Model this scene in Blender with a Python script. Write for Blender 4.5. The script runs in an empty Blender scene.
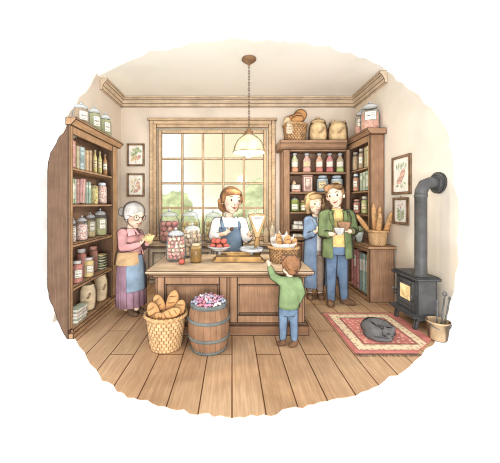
import bpy, math, random
from math import sin, cos, pi, radians, sqrt
from mathutils import Vector, Matrix
V = Vector
rnd = random.Random(7)
scene = bpy.context.scene
COL = scene.collection
F = 280.0; CX = 232.0; HY = 204.0; EYE = 1.45

def at(px, py, d):
    "point at distance d from the eye plane seen at photo pixel (px, py)"
    return V(((px - CX) * d / F, d, EYE - (py - HY) * d / F))
def xat(px, d): return (px - CX) * d / F
def zat(py, d): return EYE - (py - HY) * d / F
def ground(px, py):
    d = F * EYE / (py - HY); return V((xat(px, d), d, 0))

# ------------------------------------------------------------------ materials
def lin(c):
    f = lambda v: (v / 12.92 if v <= .04045 else ((v + .055) / 1.055) ** 2.4)
    g = .3 * c[0] + .59 * c[1] + .11 * c[2]
    return tuple(f((x + (g - x) * .20) / 255.0) for x in c) + (1.0,)
INK = lin((70, 50, 38)); INKED = {}
class NT:
    def __init__(s, name):
        s.m = bpy.data.materials.new(name); s.m.use_nodes = True
        s.t = s.m.node_tree; s.t.nodes.clear()
    def n(s, typ, **kw):
        nd = s.t.nodes.new(typ)
        for k, v in kw.items(): setattr(nd, k, v)
        return nd
    def l(s, a, b): s.t.links.new(a, b)
    def math(s, op, a, b=None, c=None):
        nd = s.n('ShaderNodeMath', operation=op)
        for i, x in enumerate((a, b, c)):
            if x is None: continue
            if hasattr(x, 'default_value'): s.l(x, nd.inputs[i])
            else: nd.inputs[i].default_value = x
        return nd.outputs[0]
    def mix(s, fac, a, b, blend='MIX'):
        nd = s.n('ShaderNodeMixRGB', blend_type=blend)
        for i, x in zip(('Fac', 'Color1', 'Color2'), (fac, a, b)):
            if hasattr(x, 'default_value'): s.l(x, nd.inputs[i])
            else: nd.inputs[i].default_value = x
        return nd.outputs[0]
    def ramp(s, x, lo, hi):
        nd = s.n('ShaderNodeMapRange', interpolation_type='SMOOTHSTEP'); nd.clamp = True
        s.l(x, nd.inputs[0]); nd.inputs[1].default_value = lo; nd.inputs[2].default_value = hi
        return nd.outputs[0]
    def coord(s, kind='Object', scale=(1, 1, 1), rot=(0, 0, 0)):
        c = s.n('ShaderNodeTexCoord'); mp = s.n('ShaderNodeMapping')
        mp.inputs['Scale'].default_value = scale; mp.inputs['Rotation'].default_value = rot
        s.l(c.outputs[kind], mp.inputs[0]); return mp.outputs[0]
    def noise(s, vec, scale=5, detail=3, rough=.55):
        nd = s.n('ShaderNodeTexNoise'); nd.inputs['Scale'].default_value = scale
        nd.inputs['Detail'].default_value = detail; nd.inputs['Roughness'].default_value = rough
        s.l(vec, nd.inputs['Vector']); return nd.outputs['Fac']

MATS = {}
def mat(name, col, var=.14, scale=9, grain=None, ink=.007, rim=None, rough=.75, pat=None, line=None, spec=.2, metal=0, emit=0, col2=None, inkc=None):
    """watercolour-like painted surface: mottled pigment, optional wood grain along an axis, pen lines along hard edges"""
    if name in MATS: return MATS[name]
    if ink and not rim: INKED[name] = ink
    s = NT(name); c1 = lin(col); ic = inkc or INK
    o = s.coord('Object')
    dark = lin(tuple(max(0, x * (1 - 2.0 * var)) for x in col)); light = lin(tuple(min(255, x * (1 + .55 * var) + 3) for x in col))
    nz = s.noise(o, scale, 3)
    c = s.mix(s.ramp(nz, .28, .72), dark, light)
    if col2: c = s.mix(s.ramp(s.noise(o, scale * .45, 2), .42, .6), c, lin(col2))
    if grain is not None:
        sc = [34, 34, 34]; sc[grain] = 1.6
        g = s.noise(s.coord('Object', scale=sc), 1.6, 4, .7)
        c = s.mix(s.ramp(g, .38, .68), s.mix(1.0, c, (.78, .74, .70, 1), 'MULTIPLY'), c)
    if pat: c = pat(s, c)
    fac = None
    if ink and rim:
        bv = s.n('ShaderNodeBevel', samples=6); bv.inputs['Radius'].default_value = ink
        ge = s.n('ShaderNodeNewGeometry')
        dp = s.n('ShaderNodeVectorMath', operation='DOT_PRODUCT')
        s.l(bv.outputs[0], dp.inputs[0]); s.l(ge.outputs['Normal'], dp.inputs[1])
        fac = s.math('SUBTRACT', 1.0, s.ramp(dp.outputs['Value'], .86, .985))
    if rim:
        lw = s.n('ShaderNodeLayerWeight'); lw.inputs['Blend'].default_value = .5
        r = s.ramp(lw.outputs['Facing'], rim[0], rim[1])
        fac = r if fac is None else s.math('MAXIMUM', fac, r)
    if fac is not None:
        c = s.mix(s.math('MULTIPLY', fac, .86), c, ic)
    b = s.n('ShaderNodeBsdfPrincipled')
    s.l(c, b.inputs['Base Color']); b.inputs['Roughness'].default_value = rough
    b.inputs['Specular IOR Level'].default_value = spec; b.inputs['Metallic'].default_value = metal
    if emit:
        s.l(c, b.inputs['Emission Color']); b.inputs['Emission Strength'].default_value = emit
    out = s.n('ShaderNodeOutputMaterial'); s.l(b.outputs[0], out.inputs[0])
    MATS[name] = s.m; return s.m

def glass(name, tint=(.95, .975, .985), body=.10, rim=(.45, .85), bodyc=(235, 242, 245), inkc=(95, 110, 120)):
    if name in MATS: return MATS[name]
    s = NT(name)
    tr = s.n('ShaderNodeBsdfTransparent'); tr.inputs[0].default_value = tint + (1,)
    df = s.n('ShaderNodeBsdfDiffuse'); gl = s.n('ShaderNodeBsdfGlossy'); gl.inputs['Roughness'].default_value = .12
    lw = s.n('ShaderNodeLayerWeight'); lw.inputs['Blend'].default_value = .5
    r = s.ramp(lw.outputs['Facing'], *rim)
    s.l(s.mix(r, lin(bodyc), lin(inkc)), df.inputs[0])
    f = s.math('ADD', s.math('MULTIPLY', r, .75), body)
    m1 = s.n('ShaderNodeMixShader'); s.l(f, m1.inputs[0]); s.l(tr.outputs[0], m1.inputs[1]); s.l(df.outputs[0], m1.inputs[2])
    m2 = s.n('ShaderNodeMixShader'); m2.inputs[0].default_value = .012; s.l(m1.outputs[0], m2.inputs[1]); s.l(gl.outputs[0], m2.inputs[2])
    out = s.n('ShaderNodeOutputMaterial'); s.l(m2.outputs[0], out.inputs[0])
    MATS[name] = s.m; return s.m

# surface patterns --------------------------------------------------------
def uvw(s): return s.coord('UV')
def pat_brick(bw, rh, mortar, dark, c2=.85, kind='UV', rot=(0, 0, 0), off=.5, amt=.8):
    def p(s, c):
        b = s.n('ShaderNodeTexBrick'); b.offset = off; b.inputs['Scale'].default_value = 1
        b.inputs['Brick Width'].default_value = bw; b.inputs['Row Height'].default_value = rh
        b.inputs['Mortar Size'].default_value = mortar; b.inputs['Mortar Smooth'].default_value = .2
        b.inputs['Color1'].default_value = (1, 1, 1, 1); b.inputs['Color2'].default_value = (c2, c2 * .98, c2 * .95, 1)
        b.inputs['Mortar'].default_value = lin(dark)
        s.l(s.coord(kind, rot=rot), b.inputs['Vector'])
        return s.mix(amt, c, s.mix(1.0, c, b.outputs['Color'], 'MULTIPLY'))
    return p
def pat_staves(n):
    def p(s, c):
        sp = s.n('ShaderNodeSeparateXYZ'); s.l(uvw(s), sp.inputs[0])
        u = s.math('MULTIPLY', sp.outputs[0], float(n))
        fr = s.math('FRACT', u)
        e = s.math('ABSOLUTE', s.math('SUBTRACT', fr, .5))
        wn = s.n('ShaderNodeTexWhiteNoise', noise_dimensions='1D'); s.l(s.math('FLOOR', u), wn.inputs['W'])
        c = s.mix(s.math('MULTIPLY', wn.outputs['Value'], .4), c, s.mix(1.0, c, (.62, .55, .5, 1), 'MULTIPLY'))
        return s.mix(s.math('MULTIPLY', s.ramp(e, .44, .49), .8), c, INK)
    return p
def pat_scribble(s, c):
    sp = s.n('ShaderNodeSeparateXYZ'); s.l(uvw(s), sp.inputs[0]); u, v = sp.outputs[0], sp.outputs[1]
    cu = s.math('ABSOLUTE', s.math('SUBTRACT', u, .5)); cv = s.math('ABSOLUTE', s.math('SUBTRACT', v, .5))
    bord = s.math('MULTIPLY', s.math('MAXIMUM', s.ramp(cu, .42, .46), s.ramp(cv, .40, .46)), .75)
    rows = s.math('LESS_THAN', s.math('ABSOLUTE', s.math('SUBTRACT', s.math('FRACT', s.math('MULTIPLY', v, 3.0)), .5)), .24)
    inner = s.math('MULTIPLY', s.math('LESS_THAN', cu, .34), s.math('LESS_THAN', cv, .32))
    nz = s.n('ShaderNodeTexNoise'); nz.inputs['Scale'].default_value = 9; nz.inputs['Detail'].default_value = 1
    s.l(uvw(s), nz.inputs['Vector'])
    w = s.math('MULTIPLY', s.math('MULTIPLY', rows, inner), s.math('GREATER_THAN', nz.outputs['Fac'], .47))
    return s.mix(s.math('MAXIMUM', bord, s.math('MULTIPLY', w, .8)), c, INK)
def pat_rug(s, c):
    sp = s.n('ShaderNodeSeparateXYZ'); s.l(uvw(s), sp.inputs[0]); u, v = sp.outputs[0], sp.outputs[1]
    cu = s.math('SUBTRACT', .47, s.math('ABSOLUTE', s.math('SUBTRACT', u, .47)))
    cv = s.math('SUBTRACT', .51, s.math('ABSOLUTE', s.math('SUBTRACT', v, .51)))
    e = s.math('MINIMUM', cu, cv)
    cream = s.math('MULTIPLY', s.math('GREATER_THAN', e, .06), s.math('LESS_THAN', e, .17))
    vo = s.n('ShaderNodeTexVoronoi', feature='F1', voronoi_dimensions='2D'); vo.inputs['Scale'].default_value = 16; vo.inputs['Randomness'].default_value = .8
    s.l(uvw(s), vo.inputs['Vector'])
    dot = s.math('LESS_THAN', vo.outputs['Distance'], .24)
    pick = s.math('GREATER_THAN', s.n('ShaderNodeSeparateColor').outputs[0], 2.0)
    c = s.mix(s.math('MULTIPLY', s.math('MULTIPLY', dot, s.math('GREATER_THAN', e, .19)), .75), c, lin((236, 196, 160)))
    cr = s.mix(s.math('MULTIPLY', dot, .8), lin((238, 212, 170)), lin((196, 146, 118)))
    c = s.mix(cream, c, cr)
    ln = None
    for k in (.06, .17, .185):
        q = s.math('LESS_THAN', s.math('ABSOLUTE', s.math('SUBTRACT', e, k)), .006)
        ln = q if ln is None else s.math('MAXIMUM', ln, q)
    return s.mix(s.math('MULTIPLY', ln, .75), c, lin((110, 50, 42)))

# ------------------------------------------------------------------ mesh builder
def frame(d):
    d = d.normalized(); a = V((0, 0, 1)) if abs(d.z) < .9 else V((1, 0, 0))
    x = d.cross(a).normalized(); y = d.cross(x).normalized(); return x, y, d
class M:
    def __init__(s): s.v = []; s.f = []; s.sm = []; s.uv = []
    def add(s, vs, fs, smooth=False, uvs=None):
        b = len(s.v); s.v += [tuple(v) for v in vs]
        for i, f in enumerate(fs):
            s.f.append(tuple(b + k for k in f)); s.sm.append(smooth); s.uv.append(uvs[i] if uvs else None)
        return s
    def box(s, x0, x1, y0, y1, z0, z1, rot=None, piv=None):
        vs = [V((x, y, z)) for z in (z0, z1) for y in (y0, y1) for x in (x0, x1)]
        if rot is not None:
            p = piv or V(((x0 + x1) / 2, (y0 + y1) / 2, (z0 + z1) / 2)); vs = [rot @ (v - p) + p for v in vs]
        s.add(vs, [(0, 2, 3, 1), (4, 5, 7, 6), (0, 1, 5, 4), (2, 6, 7, 3), (0, 4, 6, 2), (1, 3, 7, 5)]); return s
    def grid(s, rows, closed_u=True, cap0=False, cap1=False, smooth=True, vscale=1):
        n = len(rows[0]); vs = [p for r in rows for p in r]; fs = []; uv = []
        m = n if closed_u else n - 1; R = len(rows) - 1
        for j in range(R):
            for i in range(m):
                k = (i + 1) % n
                fs.append((j * n + i, j * n + k, (j + 1) * n + k, (j + 1) * n + i))
                uv.append(((i / m, j / R), ((i + 1) / m, j / R), ((i + 1) / m, (j + 1) / R), (i / m, (j + 1) / R)))
        if cap0: fs.append(tuple(range(n - 1, -1, -1))); uv.append([(.5, 0)] * n)
        if cap1: fs.append(tuple(R * n + i for i in range(n))); uv.append([(.5, 1)] * n)
        return s.add(vs, fs, smooth, uv)
    def lathe(s, prof, c=(0, 0, 0), n=24, cap0=True, cap1=True, mod=None, smooth=True):
        c = V(c); rows = []
        for j, (r, z) in enumerate(prof):
            rows.append([c + V(((r + (mod(i, j) if mod else 0)) * cos(2 * pi * i / n), (r + (mod(i, j) if mod else 0)) * sin(2 * pi * i / n), z)) for i in range(n)])
        return s.grid(rows, True, cap0, cap1, smooth)
    def ell(s, c, r, ax=None, n=14, m=9):
        c = V(c); r = (r, r, r) if isinstance(r, (int, float)) else r
        X, Y, Z = ax if ax else (V((1, 0, 0)), V((0, 1, 0)), V((0, 0, 1)))
        rows = []
        for j in range(1, m):
            t = -pi / 2 + pi * j / m
            rows.append([c + X * (r[0] * cos(t) * cos(2 * pi * i / n)) + Y * (r[1] * cos(t) * sin(2 * pi * i / n)) + Z * (r[2] * sin(t)) for i in range(n)])
        vs = [p for q in rows for p in q] + [c - Z * r[2], c + Z * r[2]]; fs = []; k = len(rows); B = k * n; T = B + 1
        for j in range(k - 1):
            for i in range(n): fs.append((j * n + i, j * n + (i + 1) % n, (j + 1) * n + (i + 1) % n, (j + 1) * n + i))
        for i in range(n):
            fs.append((B, (i + 1) % n, i)); fs.append((T, (k - 1) * n + i, (k - 1) * n + (i + 1) % n))
        return s.add(vs, fs, True)
    def tube(s, pts, rad, n=8, closed=False, smooth=True):
        pts = [V(p) for p in pts]; N = len(pts); rad = [rad] * N if isinstance(rad, (int, float)) else rad
        rows = []; px = None
        for i, p in enumerate(pts):
            a = pts[(i - 1) % N] if closed or i > 0 else p; b = pts[(i + 1) % N] if closed or i < N - 1 else p
            d = (b - a).normalized()
            if px is None: x, y, _ = frame(d)
            else:
                x = (px - d * px.dot(d)).normalized(); y = d.cross(x)
            px = x
            y = d.cross(x)
            rows.append([p + (x * cos(2 * pi * k / n) + y * sin(2 * pi * k / n)) * rad[i] for k in range(n)])
        if closed: rows.append(rows[0]); return s.grid(rows, True, False, False, smooth)
        return s.grid(rows, True, True, True, smooth)
    def cap(s, a, b, ra, rb=None, n=12):
        a = V(a); b = V(b); rb = ra if rb is None else rb; d = b - a
        if d.length < 1e-6: return s.ell(a, ra)
        x, y, d = frame(d); rows = []
        for t in (-80, -50, -20, 0): rows.append((a + d * ra * sin(radians(t)), ra * cos(radians(t))))
        for t in (0, 20, 50, 80): rows.append((b + d * rb * sin(radians(t)), rb * cos(radians(t))))
        g = [[p + (x * cos(2 * pi * k / n) + y * sin(2 * pi * k / n)) * r for k in range(n)] for p, r in rows]
        return s.grid(g, True, True, True)
    def chain(s, pts, rads, n=12):
        for i in range(len(pts) - 1): s.cap(pts[i], pts[i + 1], rads[i], rads[i + 1], n)
        return s
    def loft(s, rings, R, Fd, n=28, a0=None, a1=None, th=.02):
        "rings: (centre, half width, half depth); full closed body, or an open arc of cloth of thickness th from angle a0 to a1 (0 = front, + = person's right)"
        pt = lambda c, rx, ry, t: V(c) + R * (rx * sin(t)) + Fd * (ry * cos(t))
        if a0 is None:
            return s.grid([[pt(c, rx, ry, 2 * pi * k / n) for k in range(n)] for c, rx, ry in rings], True, True, True)
        rows = []
        for c, rx, ry in rings:
            ts = [radians(a0 + (a1 - a0) * k / (n - 1)) for k in range(n)]
            rows.append([pt(c, rx, ry, t) for t in ts] + [pt(c, rx - th, ry - th, t) for t in reversed(ts)])
        return s.grid(rows, True, True, True)
    def prism(s, poly, axis, a, b, smooth=False):
        "extrude a 2D polygon along axis (0,1,2) from a to b"
        def mk(p, t):
            q = list(p); q.insert(axis, t); return V(q)
        n = len(poly); vs = [mk(p, a) for p in poly] + [mk(p, b) for p in poly]
        fs = [tuple(range(n)), tuple(range(2 * n - 1, n - 1, -1))] + [(i, i + n, (i + 1) % n + n, (i + 1) % n) for i in range(n)]
        return s.add(vs, fs, smooth)

def obj(name, m, material, parent=None, loc=None, voxel=None, smooth=3, rot=None):
    me = bpy.data.meshes.new(name); me.from_pydata(m.v, [], m.f); me.update()
    if any(u for u in m.uv):
        ul = me.uv_layers.new(name='UVMap'); 
        for p in me.polygons:
            u = m.uv[p.index]
            for k, li in enumerate(p.loop_indices): ul.data[li].uv = u[k] if u else (0, 0)
    me.polygons.foreach_set('use_smooth', m.sm)
    import bmesh
    bm = bmesh.new(); bm.from_mesh(me)
    if not voxel: bmesh.ops.recalc_face_normals(bm, faces=bm.faces)
    inked = not voxel and material.name in INKED
    if inked:   # pen line drawn along the border of every flat face
        w_ = INKED[material.name]; big = []
        for f in bm.faces:
            if f.smooth or len(f.verts) > 40: continue
            per = sum(e.calc_length() for e in f.edges); wid = 2 * f.calc_area() / max(per, 1e-6)
            if wid > w_ * 1.6: big.append(f)
        if big:
            old = set(big)
            got = bmesh.ops.inset_individual(bm, faces=big, thickness=w_, use_even_offset=True)
            for f in got['faces']: f.material_index = 1
    INKIDX = [f.material_index for f in bm.faces]
    bm.to_mesh(me); bm.free()
    o = bpy.data.objects.new(name, me); COL.objects.link(o)
    if voxel:
        r = o.modifiers.new('r', 'REMESH'); r.mode = 'VOXEL'; r.voxel_size = voxel; r.use_smooth_shade = True
        if smooth:
            q = o.modifiers.new('s', 'SMOOTH'); q.factor = .5; q.iterations = smooth
        dg = bpy.context.evaluated_depsgraph_get(); new = bpy.data.meshes.new_from_object(o.evaluated_get(dg))
        o.modifiers.clear(); o.data = new; bpy.data.meshes.remove(me); new.name = name
        new.polygons.foreach_set('use_smooth', [True] * len(new.polygons))
    o.data.materials.clear(); o.data.materials.append(material)
    if inked:
        o.data.materials.append(mat('pen_ink', (70, 50, 36) if 'iron' not in material.name else (50, 50, 52), .05, 9, ink=0) if 'iron' not in material.name else mat('pen_ink_black', (50, 50, 52), .05, 9, ink=0))
        o.data.polygons.foreach_set('material_index', INKIDX)
    if parent: o.parent = parent
    if loc is not None: o.location = loc
    if rot is not None: o.rotation_euler = rot
    return o
def tag(o, label=None, cat=None, group=None, kind=None):
    if label: o['label'] = label
    if cat: o['category'] = cat
    if group: o['group'] = group
    if kind: o['kind'] = kind
    return o
def thing(name, label, cat, loc=(0, 0, 0), rz=0, group=None):
    o = bpy.data.objects.new(name, None); COL.objects.link(o); o.location = loc; o.rotation_euler = (0, 0, rz)
    o.empty_display_size = .05
    return tag(o, label, cat, group)
def struct(name, m, material, parent=None):
    o = obj(name, m, material, parent)
    if not parent: o['kind'] = 'structure'
    return o
def copy_tree(o, parent=None):
    c = o.copy(); COL.objects.link(c)
    if parent: c.parent = parent
    for ch in list(o.children): copy_tree(ch, c)
    return c

# ------------------------------------------------------------------ palette
WOOD = lambda g: mat('wood_brown_%d' % g, (172, 130, 98), .04, 6, g)
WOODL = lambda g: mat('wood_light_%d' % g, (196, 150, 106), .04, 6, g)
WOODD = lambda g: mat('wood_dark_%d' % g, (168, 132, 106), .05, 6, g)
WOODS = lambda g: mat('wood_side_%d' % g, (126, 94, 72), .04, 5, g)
RIM = (.36, .60)
paper = mat('paper_label', (250, 244, 226), .04, 20, ink=0, pat=pat_scribble)
paperb = mat('paper_label_buff', (240, 220, 170), .05, 20, ink=0, pat=pat_scribble)
GL = glass('clear_glass', (.99, .995, 1.0), (.06), (.50, .74)); GLB = glass('bluish_glass', (.86, .93, .97), .16, bodyc=(200, 222, 236))
GLG = glass('green_glass', (.72, .84, .55), .2, bodyc=(190, 205, 130))
LID = mat('lid_grey_blue', (206, 218, 226), .1, 20, rim=RIM, ink=.004)
# ================================================================== the setting
YB = 5.5; XL = -2.18; XR = 2.42; CZ = 3.53
def rag(pts, step=5.0, amp=1.6, seed=1):
    "a torn, brush-like edge along a run of points"
    r = random.Random(seed); out = []
    for (x0, y0), (x1, y1) in zip(pts, pts[1:]):
        L = math.hypot(x1 - x0, y1 - y0); n = max(1, int(L / step)); nx, ny = -(y1 - y0) / L, (x1 - x0) / L
        for k in range(n):
            t = k / n; a = r.uniform(-amp, amp) if (k or out) else 0
            out.append((x0 + (x1 - x0) * t + nx * a, y0 + (y1 - y0) * t + ny * a))
    out.append(pts[-1]); return out
def to_x(p, X):  # photo pixel -> point of the side wall plane x = X
    d = X * F / (p[0] - CX); return V((X, d, zat(p[1], d)))
def to_z(p, z):  # -> point of a level plane
    d = (z - EYE) * F / (HY - p[1]); return V((xat(p[0], d), d, z))
def sheet(pts, off):
    n = len(pts); off = V(off); m = M()
    m.add(list(pts) + [p + off for p in pts], [tuple(range(n)), tuple(range(2 * n - 1, n - 1, -1))] + [(i, i + n, (i + 1) % n + n, (i + 1) % n) for i in range(n)])
    return m
plaster = mat('plaster_warm', (222, 206, 188), .04, 1.6, ink=0, col2=(228, 213, 195))
plaster_r = mat('plaster_side', (230, 219, 202), .03, 1.3, ink=0, col2=(232, 216, 190))
plaster_c = mat('plaster_ceiling', (254, 249, 238), .02, 1.1, ink=0, col2=(255, 251, 242))
floor_m = mat('floor_boards', (212, 165, 119), .06, 2.0, 1, ink=0,
              pat=pat_brick(1.35, .235, .0055, (128, 92, 66), .88, 'Object', (0, 0, pi / 2), .37, 1.0), col2=(220, 178, 134))

# floor: from the back wall to its torn front edge
fe = rag([(70, 334), (84, 352), (98, 376), (128, 396), (165, 406), (196, 414), (232, 416), (270, 414), (302, 406), (350, 396), (372, 386), (396, 374), (415, 360), (432, 344), (442, 330)], 6, 2.2, 3)
fp_ = [to_z(p, 0) for p in fe]
pts = [V((XL, YB + .05, 0)), V((XL, 3.78, 0)), V((-1.93, 3.40, 0))] + fp_ + [V((XR, 3.24, 0)), V((XR, YB + .05, 0))]
struct('floor', sheet(pts, (0, 0, -.004)), floor_m)
# ceiling
ce = rag([(98, 76), (112, 68), (128, 60), (150, 52), (190, 44), (230, 39.5), (262, 40), (300, 43), (330, 47), (366, 58), (387, 70)], 7, 1.6, 5)
pts = [V((XL, YB + .05, CZ))] + [to_z(p, CZ) for p in ce] + [V((XR, YB + .05, CZ))]
struct('ceiling', sheet(pts, (0, 0, .03)), plaster_c)
# side walls
re_ = rag([(388, 72), (402, 84), (420, 98), (436, 114), (448, 132), (452, 165), (455, 190), (460, 213), (457, 240), (459, 262), (451, 300), (442.5, 330)], 6, 1.5, 8)
pts = [V((XR, YB + .05, CZ))] + [to_x(p, XR) for p in re_] + [V((XR, YB + .05, 0))]
struct('wall_right', sheet(pts, (.03, 0, 0)), plaster_r)
le = rag([(97, 73), (90, 86), (80, 98), (70, 112), (62, 140), (56, 170), (54, 215), (56, 250), (60, 290)], 6, 1.4, 9)
pts = [V((XL, YB + .05, CZ))] + [to_x(p, XL) for p in le] + [V((XL, 3.4, 0)), V((XL, YB + .05, 0))]
struct('wall_left', sheet(pts, (-.03, 0, 0)), plaster)
fs_ = rag([(48.5, 160), (44, 172), (40, 190), (42.5, 215), (41.5, 250), (44, 278), (49, 294)], 5, 1.2, 9)
dF = 3.03; pts = [at(48.6, 294, dF), at(48.6, 160, dF)] + [at(a, b, dF) for a, b in fs_[1:-1]]
struct('wall_shade_strip', sheet(pts, (0, .02, 0)), mat('shade_grey_plaster', (196, 190, 184), .04, 3, ink=0))  # added strip closing the gap, its grey stands in for the wall's shade
# back wall round its window opening
WX0, WX1, WZ0, WZ1 = xat(157, YB), xat(268, YB), .80, zat(128, YB)
m = M()
m.box(XL, WX0, YB, YB + .12, 0, CZ); m.box(WX1, XR, YB, YB + .12, 0, CZ)
m.box(WX0, WX1, YB, YB + .12, WZ1, CZ); m.box(WX0, WX1, YB, YB + .12, 0, WZ0)
struct('wall_back', m, plaster)
# cornices and baseboards
def moulding(u, v): return [(0, v), (u * .12, v), (u * .12, v - .04), (u * .09, v - .065), (u * .05, v - .12), (u * .045, v - .185), (0, v - .185)]
CORN = lambda g: mat('cornice_paint_%d' % g, (226, 202, 170), .04, 5, g, ink=.005)
m = M(); m.prism([(YB - a, z) for a, z in moulding(1, CZ)], 0, XL, XR); struct('trim_1', m, CORN(0))
m = M(); m.prism([(XL + a, z) for a, z in moulding(1, CZ)], 1, 4.62, YB); struct('trim_2', m, CORN(1))
m = M(); m.prism([(XR - a, z) for a, z in moulding(1, CZ)], 1, 4.36, YB); struct('trim_3', m, CORN(1))
BB = mat('baseboard_paint', (226, 204, 176), .06, 5, ink=.008)
def bb(p): return [(0, 0), (p * .025, 0), (p * .025, .15), (p * .01, .18), (0, .18)]
m = M(); m.prism([(YB - a, z) for a, z in bb(1)], 0, XL, XR); struct('baseboard_back', m, BB)
m = M(); m.prism([(XL + a, z) for a, z in bb(1)], 1, 3.5, YB); struct('baseboard_left', m, BB)
m = M(); m.prism([(XR - a, z) for a, z in bb(1)], 1, 3.3, YB); struct('baseboard_right', m, BB)

# window
wroot = thing('window_1', None, None, (0, 0, 0)); wroot['kind'] = 'structure'
WF = lambda g: mat('window_wood_%d' % g, (226, 192, 150), .05, 6, g, ink=.007)
ox0, ox1, oz1 = xat(150, YB), xat(275, YB), zat(121, YB)
m = M()
def ring(m, x0, x1, z0, z1, w, y0, y1):
    m.box(x0, x0 + w, y0, y1, z0, z1); m.box(x1 - w, x1, y0, y1, z0, z1); m.box(x0 + w, x1 - w, y0, y1, z1 - w, z1); m.box(x0 + w, x1 - w, y0, y1, z0, z0 + w)
ring(m, ox0, ox1, .74, oz1, .075, YB - .05, YB)
ring(m, ox0 + .045, ox1 - .045, .78, oz1 - .045, .09, YB - .03, YB + .03)
m.box(ox0 - .03, ox1 + .03, YB - .07, YB, oz1 - .005, oz1 + .04)
obj('window_frame', m, WF(0), wroot)
gx0, gx1, gz0, gz1 = xat(161.5, YB), xat(263.5, YB), zat(234, YB), zat(133, YB)
m = M(); ring(m, gx0 - .07, gx1 + .07, gz0 - .07, gz1 + .07, .072, YB + .02, YB + .07)
obj('sash', m, WF(2), wroot)
m = M()
for px in (182, 202.8, 223.2, 244): x = xat(px, YB); m.box(x - .021, x + .021, YB + .022, YB + .062, gz0, gz1)
for py in (158.5, 183.2, 208): z = zat(py, YB); m.box(gx0, gx1, YB + .027, YB + .057, z - .021, z + .021)
obj('glazing_bar', m, WF(2), wroot)
m = M(); m.box(gx0 - .01, gx1 + .01, YB + .040, YB + .046, gz0 - .01, gz1 + .01)
obj('pane', m, glass('window_glass', (.985, .99, .965), .03, (.93, .99)), wroot)

# garden seen through the window
m = M(); m.add([(-2.1, 5.75, -.02), (2.2, 5.75, -.02), (3.0, 11, -.02), (-3.6, 11, -.02)], [(0, 1, 2, 3)])
struct('ground_garden', m, mat('lawn', (206, 218, 160), .08, 2, ink=0))
def bush(label, blobs, c, name='garden_bush'):
    t = thing(name, label, 'bush', blobs[0][0].copy()); base = blobs[0][0].copy(); base.z = 0; t.location = base
    m = M(); r = random.Random(len(label))
    for p, s in blobs:
        m.ell(p - base, (s, s * .6, s))
        for k in range(26):
            a = r.uniform(0, 2 * pi); e = r.uniform(-.3, 1.4)
            m.ell(p - base + V((cos(a) * cos(e), sin(a) * cos(e) * .6, sin(e))) * s * .93, s * r.uniform(.12, .22), n=8, m=6)
    m.cap((0, 0, 0), (0, 0, blobs[0][0].z), .12)
    obj('foliage', m, mat('leaf_' + str(c[0]), c, .1, 4, ink=0, rim=(.75, 1.0), inkc=lin((150, 165, 120))), t, voxel=.045, smooth=2)
bush('tall pale green bush behind the panes above the pink sweet jar', [(at(168, 216, 8.2), .62), (at(176, 208, 8.2), .48), (at(163, 232, 8.0), .7), (at(186, 228, 8.2), .42)], (208, 222, 158))
bush('pale green tree outside behind the panes above the dial scale', [(at(258, 222, 8.2), .66), (at(252, 208, 8.4), .5), (at(261, 196, 8.4), .5), (at(244, 228, 8.2), .45)], (206, 220, 160))
bush('low yellow green hedge between the two taller bushes outside', [(at(212, 232, 9.4), .62), (at(200, 234, 9.2), .5), (at(226, 234, 9.2), .6), (at(238, 238, 9.2), .5)], (222, 230, 178), 'garden_hedge')

# ================================================================== shelving
def bookshelf_left():
    t = thing('bookcase', 'tall brown bookcase beside the old woman, books and jars on five shelves', 'bookcase', (-1.755, 3.0, 0))
    D, Lh, H = .24, 1.24, 2.30
    edge = rag([(-.012, 2.30), (-.06, 2.21), (-.131, 2.11), (-.19, 2.0), (-.218, 1.90), (-.224, 1.80)], .04, .008, 2)
    low = rag([(-.225, .62), (-.205, .46), (-.155, .30), (-.10, .17), (-.05, .07), (-.012, 0)], .04, .009, 4)
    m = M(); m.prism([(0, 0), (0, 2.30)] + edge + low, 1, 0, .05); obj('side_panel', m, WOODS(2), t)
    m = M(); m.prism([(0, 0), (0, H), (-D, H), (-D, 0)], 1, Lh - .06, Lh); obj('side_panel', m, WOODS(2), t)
    m = M(); m.prism([(.05, .55), (.10, .40), (.25, .22), (.42, .01), (Lh - .05, .01), (Lh - .05, H - .005), (.55, H - .005), (.30, 2.1), (.05, 1.8)], 0, -D, -D + .02); obj('back_panel', m, WOODD(2), t)
    m = M(); m.box(0, .02, .0, .055, .10, H); m.box(0, .02, Lh - .17, Lh, .10, H); m.box(0, .018, .055, Lh - .17, 2.21, H); obj('face_frame', m, WOODL(2), t)
    for z in (1.853, 1.45, 1.003, .526):
        m = M(); m.box(-D + .02, .012, .05, Lh - .06, z - .035, z); obj('shelf', m, WOODL(1), t)
    m = M(); m.prism([(-.01, .05), (.03, .05), (.03, Lh + .02), (-D + .02, Lh + .02), (-D + .02, .52)], 2, .0, .085); m.box(.0, .055, .0, Lh + .05, 0, .06); obj('plinth', m, WOODL(1), t)
    m = M(); m.prism([(-.03, 2.30), (.03, 2.30), (.085, 2.36), (.085, 2.385), (-.03, 2.385)], 1, .0, Lh + .07); obj('cornice', m, WOODL(1), t)
    m = M(); m.prism([(-.03, .02), (-.03, Lh + .07), (-D, Lh + .07), (-D, .62), (-.10, .2)], 2, 2.30, 2.384); obj('top_board', m, WOODL(1), t)
bookshelf_left()

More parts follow.
